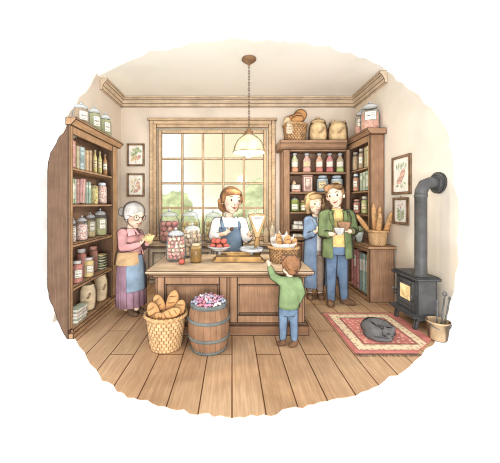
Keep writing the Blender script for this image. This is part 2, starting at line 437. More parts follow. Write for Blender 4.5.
XBF = .93
def back_case():
    t = thing('bookcase', 'brown bookcase against the back wall behind the couple, bottles on its shelves', 'bookcase', (XBF, 5.1, 0))
    W, D, H = 2.14 - XBF, .38, 2.44; x1 = W
    m = M(); m.box(0, .05, 0, D, 0, H); obj('side_panel', m, WOOD(2), t)
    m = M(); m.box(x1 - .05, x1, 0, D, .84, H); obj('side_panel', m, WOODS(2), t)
    m = M(); m.box(.05, x1 - .05, D - .02, D, .8, H); obj('back_panel', m, WOODD(2), t)
    m = M(); m.box(0, .12, -.02, 0, .84, H); m.box(x1 - .07, x1, -.02, 0, .84, H); m.box(.12, x1 - .07, -.02, 0, 2.40, H); obj('face_frame', m, WOOD(2), t)
    for z in (2.035, 1.672, 1.31):
        m = M(); m.box(.05, x1 - .05, .0, D - .02, z - .04, z); obj('shelf', m, WOOD(0), t)
    m = M(); m.box(.05, x1 - .05, .0, D - .02, .96, .985); obj('shelf', m, WOOD(0), t)
    m = M(); m.box(-.03, x1 - .17, -.06, D, .80, .84); obj('worktop', m, WOODL(0), t)
    m = M(); m.box(.05, x1 - .14, 0, D, .1, .80); m.box(0, x1 - .14, -.02, D, 0, .1); obj('cabinet_body', m, WOODD(2), t)
    for k in range(3):
        a = .06 + k * .34; m = M(); m.box(a, a + .32, -.03, -.002, .13, .77); ring(m, a, a + .32, .13, .77, .06, -.045, -.03)
        dr = obj('cabinet_door', m, WOOD(2), t); m = M(); m.ell((a + .3, -.06, .5), .016); m.cap((a + .3, -.045, .5), (a + .3, -.06, .5), .007); obj('knob', m, mat('brass_dull', (150, 118, 70), .1), dr)
    m = M(); m.prism([(D, 2.44), (-.03, 2.44), (-.05, 2.46), (-.10, 2.54), (-.10, 2.60), (D, 2.60)], 0, -.07, x1 - .08); obj('cornice', m, WOOD(0), t)
back_case()
RX, RY0, RY1, RH = 2.195, 4.43, 5.30, 2.55
def right_case():
    t = thing('bookcase', 'tall brown bookcase on the side wall under two big glass jars', 'bookcase', (RX, RY0, 0))
    D = XR - RX - .015; L = RY1 - RY0
    m = M(); m.box(0, D, 0, .05, .83, RH); obj('side_panel', m, WOOD(2), t)
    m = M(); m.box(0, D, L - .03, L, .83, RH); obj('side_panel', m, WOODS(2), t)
    m = M(); m.box(D - .02, D, .05, L - .03, .83, RH); obj('back_panel', m, WOODD(2), t)
    m = M(); m.box(-.02, 0, 0, .05, .83, RH); m.box(-.02, 0, L - .06, L, .83, RH); m.box(-.02, 0, .05, L - .06, 2.44, RH); obj('face_frame', m, WOODL(2), t)
    for z in (2.055, 1.672, 1.28):
        m = M(); m.box(0, D - .02, .05, L - .03, z - .035, z); obj('shelf', m, WOODL(1), t)
    m = M(); q = [(-.03, RH), (-.09, RH + .06), (-.09, RH + .09), (D, RH + .09), (D, RH)]
    m.prism(q, 1, -.07, L); obj('cornice', m, WOOD(1), t)
    t = thing('low_bookcase', 'low brown bookcase holding large coloured binders, baguette basket on top', 'bookcase', (2.03, 4.12, 0))
    D = .355; L = .955
    m = M(); m.box(0, D, 0, .05, 0, .79); obj('side_panel', m, WOOD(2), t)
    m = M(); m.box(0, D, L - .05, L, 0, .79); obj('side_panel', m, WOODS(2), t)
    m = M(); m.box(D - .02, D, .05, L - .05, 0, .79); obj('back_panel', m, WOODD(2), t)
    m = M(); m.box(0, D - .02, .05, L - .05, 0, .07); obj('plinth', m, WOODL(1), t)
    m = M(); m.box(-.015, 0, 0, .06, .0, .79); m.box(-.015, 0, L - .06, L, 0, .79); m.box(-.015, 0, .06, L - .06, .73, .79); m.box(-.015, 0, .06, L - .06, 0, .07); obj('face_frame', m, WOODL(2), t)
    m = M(); m.box(-.05, D + .01, -.04, L, .79, .83); obj('worktop', m, WOODL(1), t)
right_case()

# low cabinet under the window
def ledge():
    t = thing('window_cabinet', 'pale panelled cabinet under the window, glass jars on its ledge', 'cabinet', (-1.55, 5.02, 0))
    PW = mat('painted_cabinet', (222, 204, 176), .07, 6, ink=.008); W = 2.4
    m = M(); m.box(.03, W - .03, .06, .44, 0, .69); obj('cabinet_body', m, PW, t)
    m = M(); m.box(0, W, 0, .45, .69, .735); m.box(.02, W - .02, .03, .06, .66, .69); obj('ledge', m, mat('ledge_wood', (226, 198, 160), .08, 6, 0, ink=.008), t)
    for k in range(6):
        a = .06 + k * .385; m = M(); m.box(a, a + .355, .045, .06, .08, .64); ring(m, a + .05, a + .305, .14, .58, .03, .03, .045); obj('door', m, PW, t)
ledge()

# ================================================================== counter
CT = .72
def counter():
    t = thing('shop_counter', 'brown wooden shop counter with panelled front and pale worktop', 'counter', (-.05, 3.1, 0))
    W0, W1, D = -.81, .86, .93
    W2 = WOOD(2)
    m = M(); m.box(W0, W1, .02, D, .10, .64); obj('counter_body', m, mat('counter_wood', (168, 124, 90), .05, 5, 2, ink=.008), t)
    CW = mat('counter_panel', (174, 130, 94), .05, 5, 2, ink=.008)
    m = M(); m.box(W0 - .04, W1 + .04, -.02, D, 0, .11); m.box(W0 - .02, W1 + .02, 0, D, .11, .135); obj('plinth', m, mat('counter_dark', (144, 102, 72), .05, 5, 0, ink=.008), t)
    mid = -.005
    for a, b in ((W0 + .03, mid), (mid + .03, W1 - .03)):
        m = M(); ring(m, a, b, .135, .645, .085, -.005, .02); ring(m, a + .085, b - .085, .22, .56, .022, .006, .02)
        p = obj('panel', m, CW, t)
    m = M(); m.box(W0 - .02, W1 + .02, 0, D, .635, .665); m.box(W0 - .06, W1 + .06, -.04, D + .01, .665, CT - .012); obj('moulding', m, mat('counter_edge', (180, 134, 94), .05, 5, 0, ink=.008), t)
    m = M(); m.box(W0 - .085, W1 + .085, -.07, D + .03, CT - .03, CT); obj('worktop', m, mat('counter_top', (220, 190, 153), .05, 3, 0, ink=.008), t)
counter()

# ================================================================== stove
IRON = mat('cast_iron', (84, 84, 84), .08, 7, ink=.007, inkc=lin((38, 40, 42)), spec=.35, rough=.6)
IRONR = mat('stove_pipe_iron', (84, 84, 84), .08, 7, ink=.006, rim=(.6, .85), inkc=lin((38, 40, 42)), spec=.4, rough=.5)
def stove():
    t = thing('wood_stove', 'black cast iron wood stove with glowing door window and tall flue pipe', 'stove', (2.10, 3.17, .0))
    W, L = .245, .46   # depth in x, length in y
    m = M(); m.box(.02, W - .01, .02, L - .02, .17, .575); obj('firebox', m, IRON, t)
    m = M(); m.box(-.02, W + .01, -.025, L + .02, .575, .605); m.box(.0, W, .0, L, .60, .618); obj('top_plate', m, IRON, t)
    m = M(); m.box(-.06, W + .0, -.01, L + .01, .15, .175); m.box(.0, W, .01, L - .01, .115, .15); obj('ash_lip', m, IRON, t)
    for x in (.0, W - .045):
        for y in (.03, L - .06):
            sx = -.02 if x < .1 else .012
            m = M(); m.prism([(x, .125), (x + .05, .125), (x + .04 + sx, .012), (x + .005 + sx, .012)], 1, y, y + .04); obj('leg', m, IRON, t)
    m = M(); ring(m, .06, L - .06, .2, .55, .05, -.0, .022)
    d = M(); d.v = [(y, x, z) for x, y, z in m.v]; d.f, d.sm, d.uv = m.f, m.sm, m.uv
    ring_ = None; d.box(.002, .02, .1, L - .1, .24, .307); d.box(.002, .02, .1, .137, .307, .52); d.box(.002, .02, L - .137, L - .1, .307, .52); d.box(.002, .02, .137, L - .137, .473, .52)
    dr = obj('door', d, IRON, t)
    m = M(); m.box(-.002, .016, .135, L - .135, .305, .475); obj('fire_window', m, mat('fire_glow', (250, 205, 130), .12, 14, ink=0, emit=.25, col2=(255, 226, 160)), dr)
    m = M()
    m.tube([(-.02, .055, .33), (-.045, .045, .37), (-.045, .045, .41)], .011); m.cap((0, .06, .36), (-.04, .047, .38), .009); obj('handle', m, IRONR, dr)
    m = M(); m.tube([(.0, L - .05, .36), (-.045, L - .04, .39), (-.05, L - .04, .36)], .012); obj('latch', m, IRONR, dr)
    px, py = .105, .10
    zc = zat(191, 3.27)
    m = M(); m.lathe([(.085, .612), (.085, .628), (.068, .632), (.064, .64), (.064, zc - .075), (.07, zc - .073), (.07, zc - .045), (.064, zc - .04)], (px, py, 0), 24)
    obj('flue_pipe', m, IRONR, t)
    m = M(); m.tube([(px, py, zc - .05), (px + .005, py, zc - .0), (px + .045, py, zc + .075), (px + .1, py, zc + .095), (px + .22, py, zc + .095)], .067, 22)
    obj('elbow_pipe', m, IRONR, t)
    m = M(); m.prism([(py + .125 * cos(2 * pi * k / 28), zc + .095 + .125 * sin(2 * pi * k / 28)) for k in range(28)], 0, XR - 2.10 - .03, XR - 2.10 - .002)
    m.prism([(py + .09 * cos(2 * pi * k / 28), zc + .095 + .09 * sin(2 * pi * k / 28)) for k in range(28)], 0, XR - 2.10 - .055, XR - 2.10 - .03)
    obj('wall_flange', m, IRON, t)
stove()
# rug
def rug():
    m = M(); X0, X1, Y0, Y1 = 1.19, 2.13, 2.70, 3.69
    cut = [to_z(p, 0) for p in rag([(419, 350), (424, 346), (431, 339.5), (440, 331)], 5, 1.0, 6)]
    poly = [(X0, Y0), (1.79, Y0)] + [(min(p.x, X1), p.y) for p in cut if p.x < X1 + .04] + [(X1, Y1), (X0 + .01, Y1)]
    n = len(poly); vs = [V((x, y, z)) for z in (.002, .012) for x, y in poly]
    uv = [((x - X0) / (X1 - X0), (y - Y0) / (Y1 - Y0)) for x, y in poly]
    t = thing('rug', 'red patterned rug with cream border and fringe under the cat', 'rug', (0, 0, 0))
    m.add(vs, [tuple(range(n, 2 * n))] + [(i, (i + 1) % n, (i + 1) % n + n, i + n) for i in range(n)], False, [uv] + [[(.03, .03)] * 4] * n)
    obj('rug_pile', m, mat('rug_red', (224, 124, 112), .05, 8, ink=0, pat=pat_rug), t)
    for y, sg, xe in ((Y0, -1, 1.79), (Y1, 1, X1)):
        m = M(); k = 0; x = X0 + .01; r = random.Random(3)
        m.box(X0, xe, y - .004, y + .004, .002, .011)
        while x < xe:
            e = r.uniform(-.012, .012); m.add([(x - .006, y, .009), (x + .006, y, .009), (x + .004 + e, y + sg * .045, .004), (x - .004 + e, y + sg * .045, .004)], [(0, 1, 2, 3)]); x += .019
        obj('fringe', m, mat('rug_fringe', (120, 90, 74), .1, 20, ink=0), t)
rug()

# pendant lamp
def lamp():
    c = V((xat(249, 4.0), 4.0, 0)); zt = zat(132, 4.0); zb = zat(152.5, 4.0)
    t = thing('pendant_lamp', 'cream glass pendant lamp hanging on a long chain over the counter', 'lamp', (c.x, c.y, 0))
    BR = mat('bronze_metal', (150, 108, 70), .12, 12, ink=.004, rim=(.5, .95))
    m = M(); m.lathe([(.10, CZ - .002), (.105, CZ - .02), (.085, CZ - .04), (.06, CZ - .055), (.025, CZ - .085), (.012, CZ - .10)]); obj('canopy', m, BR, t)
    m = M(); z = CZ - .09; k = 0
    while z > zt + .05:
        a = (k % 2) * pi / 2; m.tube([(cos(a) * .013 * sin(q), sin(a) * .013 * sin(q), z - .026 + .026 * cos(q)) for q in [2 * pi * i / 10 for i in range(10)]], .0048, 6, True); z -= .041; k += 1
    obj('chain', m, mat('chain_metal', (110, 84, 60), .1, ink=0), t)
    m = M(); m.lathe([(.012, zt + .06), (.03, zt + .045), (.035, zt + .02), (.06, zt + .005), (.062, zt - .03), (.075, zt - .05)]); obj('cap', m, BR, t)
    h = zt - .05 - zb
    outer = [(.075, zt - .045), (.12, zt - .075), (.175, zt - .13), (.21, zt - .20), (.225, zb + .015), (.232, zb)]
    inner = [(r - .008, z - .004) for r, z in reversed(outer)]
    m = M(); m.lathe(outer + inner, n=32, cap0=False, cap1=False)
    obj('lamp_shade', m, mat('cream_glass_shade', (250, 232, 178), .08, 9, ink=.008, rim=(.5, .8), emit=.10, inkc=lin((104, 74, 42))), t)
    m = M(); m.tube([(.230 * cos(2 * pi * k / 40), .230 * sin(2 * pi * k / 40), zb) for k in range(40)], .006, 6, True); obj('shade_rim', m, BR, t)
    m = M(); m.ell((0, 0, zb + .0), (.075, .075, .068), n=20, m=14); m.lathe([(.035, zb + .05), (.035, zb + .14)]); obj('bulb', m, mat('bulb_glow', (255, 248, 220), .01, ink=0, emit=.35, rim=(.4, .7), inkc=lin((150, 118, 70))), t)
    L = bpy.data.lights.new('lamp_light', 'POINT'); L.energy = 40; L.color = (1, .93, .76); L.shadow_soft_size = .06
    lo = bpy.data.objects.new('lamp_light', L); COL.objects.link(lo); lo.location = (c.x, c.y, zb - .12)
    return c, zb
LAMP = lamp()

# framed prints
def print_frame(c, w, h, side, label, kind):
    "side 'back' faces the camera, 'side' faces -x"
    t = thing('framed_print', label, 'picture', c, 0 if side == 'back' else -pi / 2)
    m = M(); ring(m, -w / 2, w / 2, -h / 2, h / 2, .035, -.028, -.002); obj('frame', m, mat('picture_frame_wood', (158, 118, 84), .12, 9, ink=.006), t)
    m = M(); m.box(-w / 2 + .03, w / 2 - .03, -.012, -.003, -h / 2 + .03, h / 2 - .03); pp = obj('print', m, mat('print_paper', (247, 243, 232), .03, 9, ink=0), t)
    g = mat('print_green', (182, 198, 150), .12, 30, ink=0); p_ = mat('print_pink', (240, 186, 166), .14, 30, ink=0); y_ = mat('print_ochre', (236, 208, 152), .1, 30, ink=0); k_ = mat('print_grey', (130, 128, 116), .1, 30, ink=0)
    LY = [-.0135]
    def leaf(m, x, z, a, L, wd):
        n = 12; vs = []; LY[0] -= .0003; yl = LY[0]
        for i in range(n):
            q = 2 * pi * i / n; lx, lz = L * cos(q) * .5, wd * sin(q) * .5
            vs.append((x + lx * cos(a) - lz * sin(a), yl, z + lx * sin(a) + lz * cos(a)))
        m.add(vs, [tuple(range(n))])
    def stem(m, pts, r=.003):
        for a, b in zip(pts, pts[1:]):
            d = V((b[0] - a[0], b[1] - a[1])); q = V((-d.y, d.x)).normalized() * r
            m.add([(a[0] - q.x, -.0130, a[1] - q.y), (a[0] + q.x, -.0130, a[1] + q.y), (b[0] + q.x, -.0130, b[1] + q.y), (b[0] - q.x, -.0130, b[1] - q.y)], [(0, 1, 2, 3)])
    G, P, Y, K = M(), M(), M(), M(); s = w
    if kind == 0:
        for x, z, a, L, wd in ((.02, .13, .4, .12, .07), (.07, .09, -.5, .11, .07), (-.03, .1, 2.4, .10, .06), (-.06, .0, 1.9, .12, .07), (.0, .04, .9, .12, .07)): leaf(G, x * s * 3, z * h * 2, a, L * s * 2.6, wd * s * 2.6)
        for x, z in ((-.05, -.09), (.0, -.06)): leaf(Y, x * s * 3, z * h * 2, 1.2, .1 * s * 3, .07 * s * 3)
        for x, z in ((.05, -.07), (.07, -.04)): leaf(P, x * s * 3, z * h * 2, 1.4, .08 * s * 3, .06 * s * 3)
        stem(K, [(-.02 * s, -.36 * h), (.03 * s, -.1 * h), (-.02 * s, .2 * h)])
    elif kind == 1:
        for x, z, a in ((-.2, .12, 2.0), (.0, .22, 1.3), (-.16, -.08, 1.8), (.05, .0, 1.2)): leaf(Y, x * s, z * h, a, .22 * s, .12 * s)
        for x, z, a in ((.14, .06, 1.8), (.17, -.14, 1.4), (-.02, -.26, .3)): leaf(P, x * s, z * h, a, .30 * s, .20 * s)
        for x, z, a in ((-.2, -.24, .8), (.2, .24, .5)): leaf(G, x * s, z * h, a, .2 * s, .08 * s)
        stem(K, [(-.1 * s, -.36 * h), (-.04 * s, -.05 * h), (-.1 * s, .28 * h)]); stem(K, [(-.04 * s, -.05 * h), (.12 * s, .2 * h)])
    elif kind == 2:
        leaf(P, .06 * s, -.0 * h, 1.0, .46 * s, .24 * s); leaf(P, -.08 * s, -.13 * h, .5, .36 * s, .24 * s)
        for k in range(5): leaf(G, (-.24 + .12 * k) * s, (.22 + .04 * (k % 2)) * h, 1.9 - .2 * k, .18 * s, .07 * s)
        for x, z, a in ((-.2, -.28, .3), (.05, -.3, 1.0), (.2, -.22, -.4)): leaf(G, x * s, z * h, a, .15 * s, .07 * s)
        stem(K, [(-.06 * s, -.34 * h), (.0, -.2 * h)]); stem(K, [(-.1 * s, .1 * h), (-.18 * s, .26 * h)]); stem(K, [(.0, .12 * h), (.05 * s, .28 * h)])
    else:
        for k in range(7): leaf(G, (-.13 + .26 * (k % 2)) * s, (-.30 + .055 * k) * h, .6 if k % 2 else 2.5, .26 * s, .11 * s)
        for x, z in ((-.1, .22), (.1, .24), (0, .14)): leaf(P, x * s, z * h, .7, .12 * s, .08 * s)
        stem(K, [(0, -.38 * h), (0, .2 * h)])
    for mm, mt, nm in ((G, g, 'printed_leaves'), (P, p_, 'printed_fruit'), (Y, y_, 'printed_blossom'), (K, k_, 'printed_stem')):
        if mm.v: obj(nm, mm, mt, pp)
    if kind == 3:
        m = M(); m.tube([(-.012, -.01, h / 2), (0, -.01, h / 2 + .022), (.012, -.01, h / 2)], .004, 6); obj('hanging_ring', m, mat('brass_dull', (150, 118, 70), .1), t)
s_ = F / YB
print_frame((xat(136, YB), YB, zat(155, YB)), 17.5 / s_, 22.5 / s_, 'back', 'framed print of green leaves and orange fruit, upper one beside the window', 0)
print_frame((xat(136, YB), YB, zat(185, YB)), 17.5 / s_, 23 / s_, 'back', 'framed print of pink blossoms above the old woman', 1)
def on_r(px): return XR * F / (px - CX)
d = on_r(402); print_frame((XR, d, zat(175, d)), on_r(393) - on_r(411.5), 38.5 * d / F, 'side', 'larger framed print of a pink gourd near the stove pipe', 2)
d = on_r(401.5); print_frame((XR, d, zat(211, d)), on_r(394) - on_r(409), 27 * d / F, 'side', 'small framed print of a green plant above the baguette basket', 3)
# ================================================================== small goods
def pale(c, q=.22): return tuple(int(x + (255 - x) * q) for x in c)
def cmat(c, rim=RIM, ink=.004, var=.08, **k): return mat('paint_%d_%d_%d' % tuple(c), pale(c), var, 14, ink=ink, rim=rim, **k)
def fmat(c, ink=.004, var=.06, **k): return mat('flat_%d_%d_%d' % tuple(c), pale(c), var, 14, ink=ink, **k)
def arc_label(m, r, z0, z1, a, wd, n=8):
    "paper patch on a round jar: a = facing angle in the plan, wd = angular width"
    rows = [[V((r * cos(a + wd * (k / n - .5)), r * sin(a + wd * (k / n - .5)), z)) for k in range(n + 1)] for z in (z0, z1)]
    m.grid(rows, False, smooth=True)
    m.uv = [tuple((k_[0] if True else 0, k_[1]) for k_ in u) for u in m.uv]
CAMA = -pi / 2
def facing(x, y): return math.atan2(-y, -x)
FILL = {}
def jar(label, x, y, z, r, h, lid='dome', label_paper=None, fill=None, fillz=.6, gl=None, lidc=None, la=None, cat='jar', lw=1.2, name='glass_jar', group=None, lz=(.25, .62)):
    """a glass jar: body, lid (> knob), paper label, and what fills it"""
    t = thing(name, label, cat, (x, y, z + .002), 0, group)
    hb = h * (.78 if lid == 'dome' else .86)
    prof = [(r * .80, 0), (r * .96, h * .03), (r, h * .12), (r, hb * .70), (r * .93, hb * .84), (r * .74, hb * .95), (r * .74, hb)]
    m = M(); m.lathe(prof, cap1=False); obj('glass_body', m, gl or GL, t)
    lm = lidc or LID
    if lid == 'dome':
        m = M(); m.lathe([(r * .80, hb - h * .01), (r * .84, hb + h * .01), (r * .80, hb + h * .035), (r * .66, hb + h * .08), (r * .36, hb + h * .12), (r * .10, hb + h * .135)]); l = obj('lid', m, glass('lid_glass', (.93, .96, .98), .42, (.6, .85), bodyc=(232, 240, 246)) if lidc is None else lm, t)
        m = M(); m.lathe([(r * .06, hb + h * .13), (r * .08, hb + h * .15)]); m.ell((0, 0, hb + h * .18), (r * .15, r * .15, h * .04)); obj('knob', m, LID if lidc is None else lm, l)
    else:
        m = M(); m.lathe([(r * .78, hb), (r * .82, hb + h * .01), (r * .82, h - h * .02), (r * .76, h)]); obj('lid', m, lm, t)
    if fill is not None:
        fr = r * .93
        m = M(); m.lathe([(fr * .78, h * .015), (fr * .95, h * .05), (fr, h * .13), (fr, h * fillz * .8), (fr * .96, h * fillz), (fr * .5, h * fillz + .012)], mod=None)
        obj('contents', m, fill, t)
    if label_paper:
        m = M(); arc_label(m, r * 1.015, h * lz[0], h * lz[1], facing(x, y) if la is None else la, lw); obj('paper_label', m, label_paper, t)
    return t
def speck(name, base, spots, scale=60):
    def p(s, c):
        for i, sc in enumerate(spots):
            vo = s.n('ShaderNodeTexVoronoi', feature='F1'); vo.inputs['Scale'].default_value = scale * (1 + .35 * i); s.l(s.coord('Object'), vo.inputs['Vector'])
            c = s.mix(s.math('MULTIPLY', s.math('LESS_THAN', vo.outputs['Distance'], .42 - .06 * i), .75), c, lin(pale(sc, .1)))
        return c
    return mat(name, pale(base, .06), .06, 20, ink=0, pat=p)
grain_b = speck('fill_grain', (176, 142, 98), [(146, 112, 72)], 70)
pea_g = speck('fill_peas', (172, 172, 106), [(142, 146, 82)], 60)
past_y = speck('fill_pasta', (226, 204, 130), [(190, 160, 90)], 45)
cand_r = speck('fill_candy_red', (236, 214, 196), [(206, 96, 84), (150, 80, 90)], 42)
cand_m = speck('fill_candy_mixed', (238, 220, 204), [(210, 112, 110), (130, 110, 140)], 55)
jam_r = mat('jam_red', (212, 126, 108), .08, 10, ink=0); jam_y = mat('jam_yellow', (240, 206, 124), .08, 10, ink=0)
cookie = speck('fill_cookies', (226, 160, 130), [(190, 110, 84)], 26)
tea_b = speck('fill_tea', (186, 150, 96), [(150, 112, 66)], 60)

def bottle(label, x, y, z, r, h, gl, liquid, capc, label_paper=None, liqz=.5, group=None, neck=.42, top=None):
    t = thing('glass_bottle', label, 'bottle', (x, y, z + .002), 0, group)
    pr = [(r * .85, 0), (r, h * .03), (r, h * .60), (r * .86, h * .70), (r * neck, h * .80), (r * neck, h * .90)]
    m = M(); m.lathe(pr); obj('bottle_body', m, gl, t)
    m = M(); m.lathe([(r * neck * 1.25, h * .885), (r * neck * 1.3, h * .90), (r * neck * 1.3, h * .98), (r * neck * 1.1, h)]); obj('bottle_cap', m, capc, t)
    if liquid:
        m = M(); m.lathe([(r * .86, -.0005), (r * 1.012, h * .03), (r * 1.012, h * liqz)], cap0=True, cap1=True); obj('liquid', m, liquid, t)
    if label_paper:
        m = M(); arc_label(m, r * 1.03, h * .27, h * .56, facing(x, y), 1.6); obj('paper_label', m, label_paper, t)
    return t

def book(label, x0, x1, y0, y1, z, h, c, spine, lean=0, bands=None, group=None, pagec=(244, 236, 214), cat='book', name='book'):
    "upright book, spine towards spine = +1 (+x) or -1 (-x)"
    t = thing(name, label, cat, ((x0 + x1) / 2, (y0 + y1) / 2, z + .002), 0, group)
    hx, hy = (x1 - x0) / 2, (y1 - y0) / 2; cv = min(.006, hy * .25)
    rot = Matrix.Rotation(lean, 3, 'X'); lift = abs(sin(lean)) * hy if lean else 0
    pv = V((0, 0, 0))
    def put(m):
        m.v = [tuple(rot @ V(v) + V((0, 0, lift))) for v in m.v]; return m
    m = M(); m.box(-hx, hx, -hy, -hy + cv, 0, h); m.box(-hx, hx, hy - cv, hy, 0, h)
    sx = hx if spine > 0 else -hx
    m.box(*(sorted((sx, sx - spine * cv))), -hy + cv, hy - cv, 0, h); obj('book_cover', put(m), fmat(c), t)
    m = M(); m.box(-hx + .008, hx - .008, -hy + cv, hy - cv, .005, h - .006); obj('page_block', put(m), fmat(pagec, ink=0), t)
    if bands:
        a, b = sorted((sx + spine * .0015, sx - spine * .001))
        m = M()
        for z0, z1 in bands[1]: m.box(a, b, -hy * .8, hy * .8, h * z0, h * z1)
        obj('spine_label', put(m), fmat(bands[0], ink=0), t)
    return t

# ------------------------------------------------ shelves beside the old woman
def Ld(px, X): return X * F / (px - CX)
SX = -1.80
B1 = 1.853
def lb(label, p0, p1, ptop, z, c, lean=0, bands=None, X0=-1.94, **k):
    y0, y1 = Ld(p0, SX + .02), Ld(p1, SX + .02) - .004; yc = (y0 + y1) / 2
    return book(label, X0, SX + .02, y0, y1, z, zat(ptop, yc) - z, c, 1, lean, bands, **k)
lb('tall pink book on the top shelf beside the old woman', 71.8, 75.8, 140.5, B1, (224, 140, 124), bands=((240, 190, 172), [(.8, .84), (.12, .16)]))
lb('olive book next to the tall pink book on the top shelf', 76.8, 79.7, 146, B1, (196, 178, 126), bands=((160, 140, 90), [(.8, .84)]))
lb('pale blue book with a lettered spine on the top shelf', 80.2, 85.0, 147, B1, (176, 204, 204), bands=((120, 150, 156), [(.78, .84), (.3, .66), (.12, .16)]))
lb('tan book beside the pale blue book on the top shelf', 86.2, 89.2, 150.5, B1, (214, 170, 112), bands=((170, 120, 70), [(.82, .86)]))
lb('brown book beside the yellow bottles on the top shelf', 89.5, 92.2, 150.5, B1, (196, 150, 100), bands=((150, 104, 66), [(.82, .86)]))
def lbot(label, p0, p1, ptop, z, gl, capc, liq=None, lp=paper):
    pc = (p0 + p1) / 2; X = -1.84; y = Ld(pc, X); r = (p1 - p0) / 2 * y / F
    bottle(label, X, y, z, r, zat(ptop, y) - z, gl, liq, capc, lp, .62)
lbot('squat yellow bottle after the brown book on the top shelf', 93.0, 97.2, 150, B1, mat('bottle_yellow', (224, 208, 128), .08, 12, ink=.003, rim=RIM), cmat((170, 150, 90)), None, paperb)
lbot('yellow green bottle beside the brown bottle on the top shelf', 97.9, 102, 151.5, B1, mat('bottle_olive', (208, 200, 120), .08, 12, ink=.003, rim=RIM), cmat((150, 140, 90)), None, paperb)
lbot('brown glass bottle with white label at the end of the top shelf', 102.8, 107.4, 154, B1, mat('bottle_brown', (194, 140, 94), .08, 12, ink=.003, rim=RIM), cmat((120, 84, 60)), None, paper)
B2 = 1.45
lb('green book at the near end of the second shelf', 71.6, 75, 178.5, B2, (150, 190, 120), bands=((232, 238, 210), [(.2, .8)]))
lb('thin white book next to the green book', 75.2, 76.6, 179, B2, (238, 236, 222))
lb('brown red book standing on the second shelf', 77, 79.6, 179, B2, (184, 120, 104), bands=((226, 180, 150), [(.8, .84)]))
lb('pink book leaning over on the second shelf', 82.0, 84.8, 179, B2, (226, 156, 144), lean=-.10)
lb('grey green book between the leaning book and the teal book', 86.2, 88.4, 182, B2, (150, 178, 156), bands=((214, 226, 200), [(.76, .84)]))
lb('teal book beside the yellow tin on the second shelf', 88.6, 91.4, 182, B2, (134, 184, 160), bands=((214, 226, 200), [(.7, .84)]))
X = -1.83; y = Ld(94.2, X)
t = thing('tea_tin', 'yellow patterned tin beside the sweet jar on the second shelf', 'tin', (X, y, B2 + .002)); r = 2.6 * y / F; h = zat(185.5, y) - B2
m = M(); m.box(-r, r, -r, r, 0, h * .86); obj('tin_body', m, speck('tin_yellow', (226, 208, 110), [(120, 110, 60), (240, 236, 190)], 40), t)
m = M(); m.box(-r * 1.05, r * 1.05, -r * 1.05, r * 1.05, h * .86, h * .97); m.box(-r * .5, r * .5, -r * .5, r * .5, h * .97, h); obj('lid', m, fmat((206, 186, 100)), t)
X = -1.84; y = Ld(102, X); r = 4.6 * y / F
jar('small jar of red and white sweets at the end of the second shelf', X, y, B2, r, zat(183, y) - B2, 'flat', None, cand_r, .82)
B3 = 1.003
for (lab, p0, p1, pt, X, fl, lp) in (('narrow jar of speckled sweets at the near end of the third shelf', 70.8, 76, 218, -1.84, cand_m, paper),
        ('jar of red and white striped sweets on the third shelf', 76.4, 87.4, 215.5, -1.84, cand_r, None),
        ('jar of yellow pasta with a white label on the third shelf', 85.6, 95.4, 212, -1.90, past_y, paper),
        ('biggest jar of olive coloured peas on the third shelf', 94.2, 106.4, 208.5, -1.86, pea_g, paper)):
    pc = (p0 + p1) / 2; y = Ld(pc, X); r = (p1 - p0) / 2 * y / F
    jar(lab, X, y, B3, r, zat(pt, y) - B3, 'dome', lp, fl, .62, la=-.75, lw=1.0)
B4 = .526
RL = cmat((200, 190, 186)); RR = cmat((190, 110, 92))
for (lab, p0, p1, pt, X, fl, lp, lc) in (('jar of red jam with white label in front on the fourth shelf', 71, 82.5, 260.5, -1.82, jam_r, paper, RL),
        ('jar of yellow jam with white label on the fourth shelf', 82.8, 93.8, 257.3, -1.825, jam_y, paper, RL),
        ('reddish jar with pale lid behind the jam jars', 75.5, 87.4, 248.6, -1.895, jam_r, None, RL),
        ('reddish jar with red lid behind the plates on the fourth shelf', 87, 99.4, 246.2, -1.898, mat('jam_brown', (178, 112, 88), .1, 10, ink=0), None, RR)):
    pc = (p0 + p1) / 2; y = Ld(pc, X); r = min((p1 - p0) / 2 * y / F, .075 if lp else .062)
    jar(lab, X, y, B4, r, zat(pt, y) - B4, 'flat', lp, fl, .8, lidc=lc, la=-.8, name='jam_jar')
y = Ld(101, -1.845)
zc = B4 + .002
for k, (c, nm) in enumerate(zip([(196, 204, 166), (206, 210, 150), (178, 196, 160), (214, 214, 160), (188, 200, 150), (226, 206, 128)], ['bottom', 'second from the bottom', 'third from the bottom', 'fourth from the bottom', 'second from the top', 'yellow one on top'])):
    t = thing('stacked_bowl', 'pale green bowl in the stack on the fourth shelf, ' + nm, 'bowl', (-1.845, y, zc), 0, 'bowls stacked on the fourth shelf'); r = .086
    m = M(); m.lathe([(r * .55, 0), (r * .6, .008), (r * .9, .024), (r, .034), (r * .97, .036), (r * .85, .028), (r * .5, .014)]); obj('bowl', m, cmat(c), t); zc += .0365
B5 = .087
CER = mat('stoneware_cream', (232, 208, 164), .08, 7, ink=.005, rim=RIM)
def crock(label, x, y, z, r, h, lidded=False, mt=None, name='stoneware_crock'):
    t = thing(name, label, 'crock', (x, y, z + .002)); mt = mt or CER
    m = M(); m.lathe([(r * .80, 0), (r * .94, h * .10), (r, h * .35), (r * .98, h * .68), (r * .84, h * .84), (r * .74, h * .88), (r * .80, h * .94), (r * .76, h * .955), (r * .62, h * .94), (r * .60, h * .85)]); obj('crock_body', m, mt, t)
    if lidded:
        m = M(); m.lathe([(r * .82, h * .9), (r * .78, h * .97), (r * .5, h * 1.05), (r * .16, h * 1.09)]); l = obj('lid', m, mt, t)
        m = M(); m.ell((0, 0, h * 1.13), (r * .17, r * .17, h * .06)); obj('knob', m, mt, l)
    return t
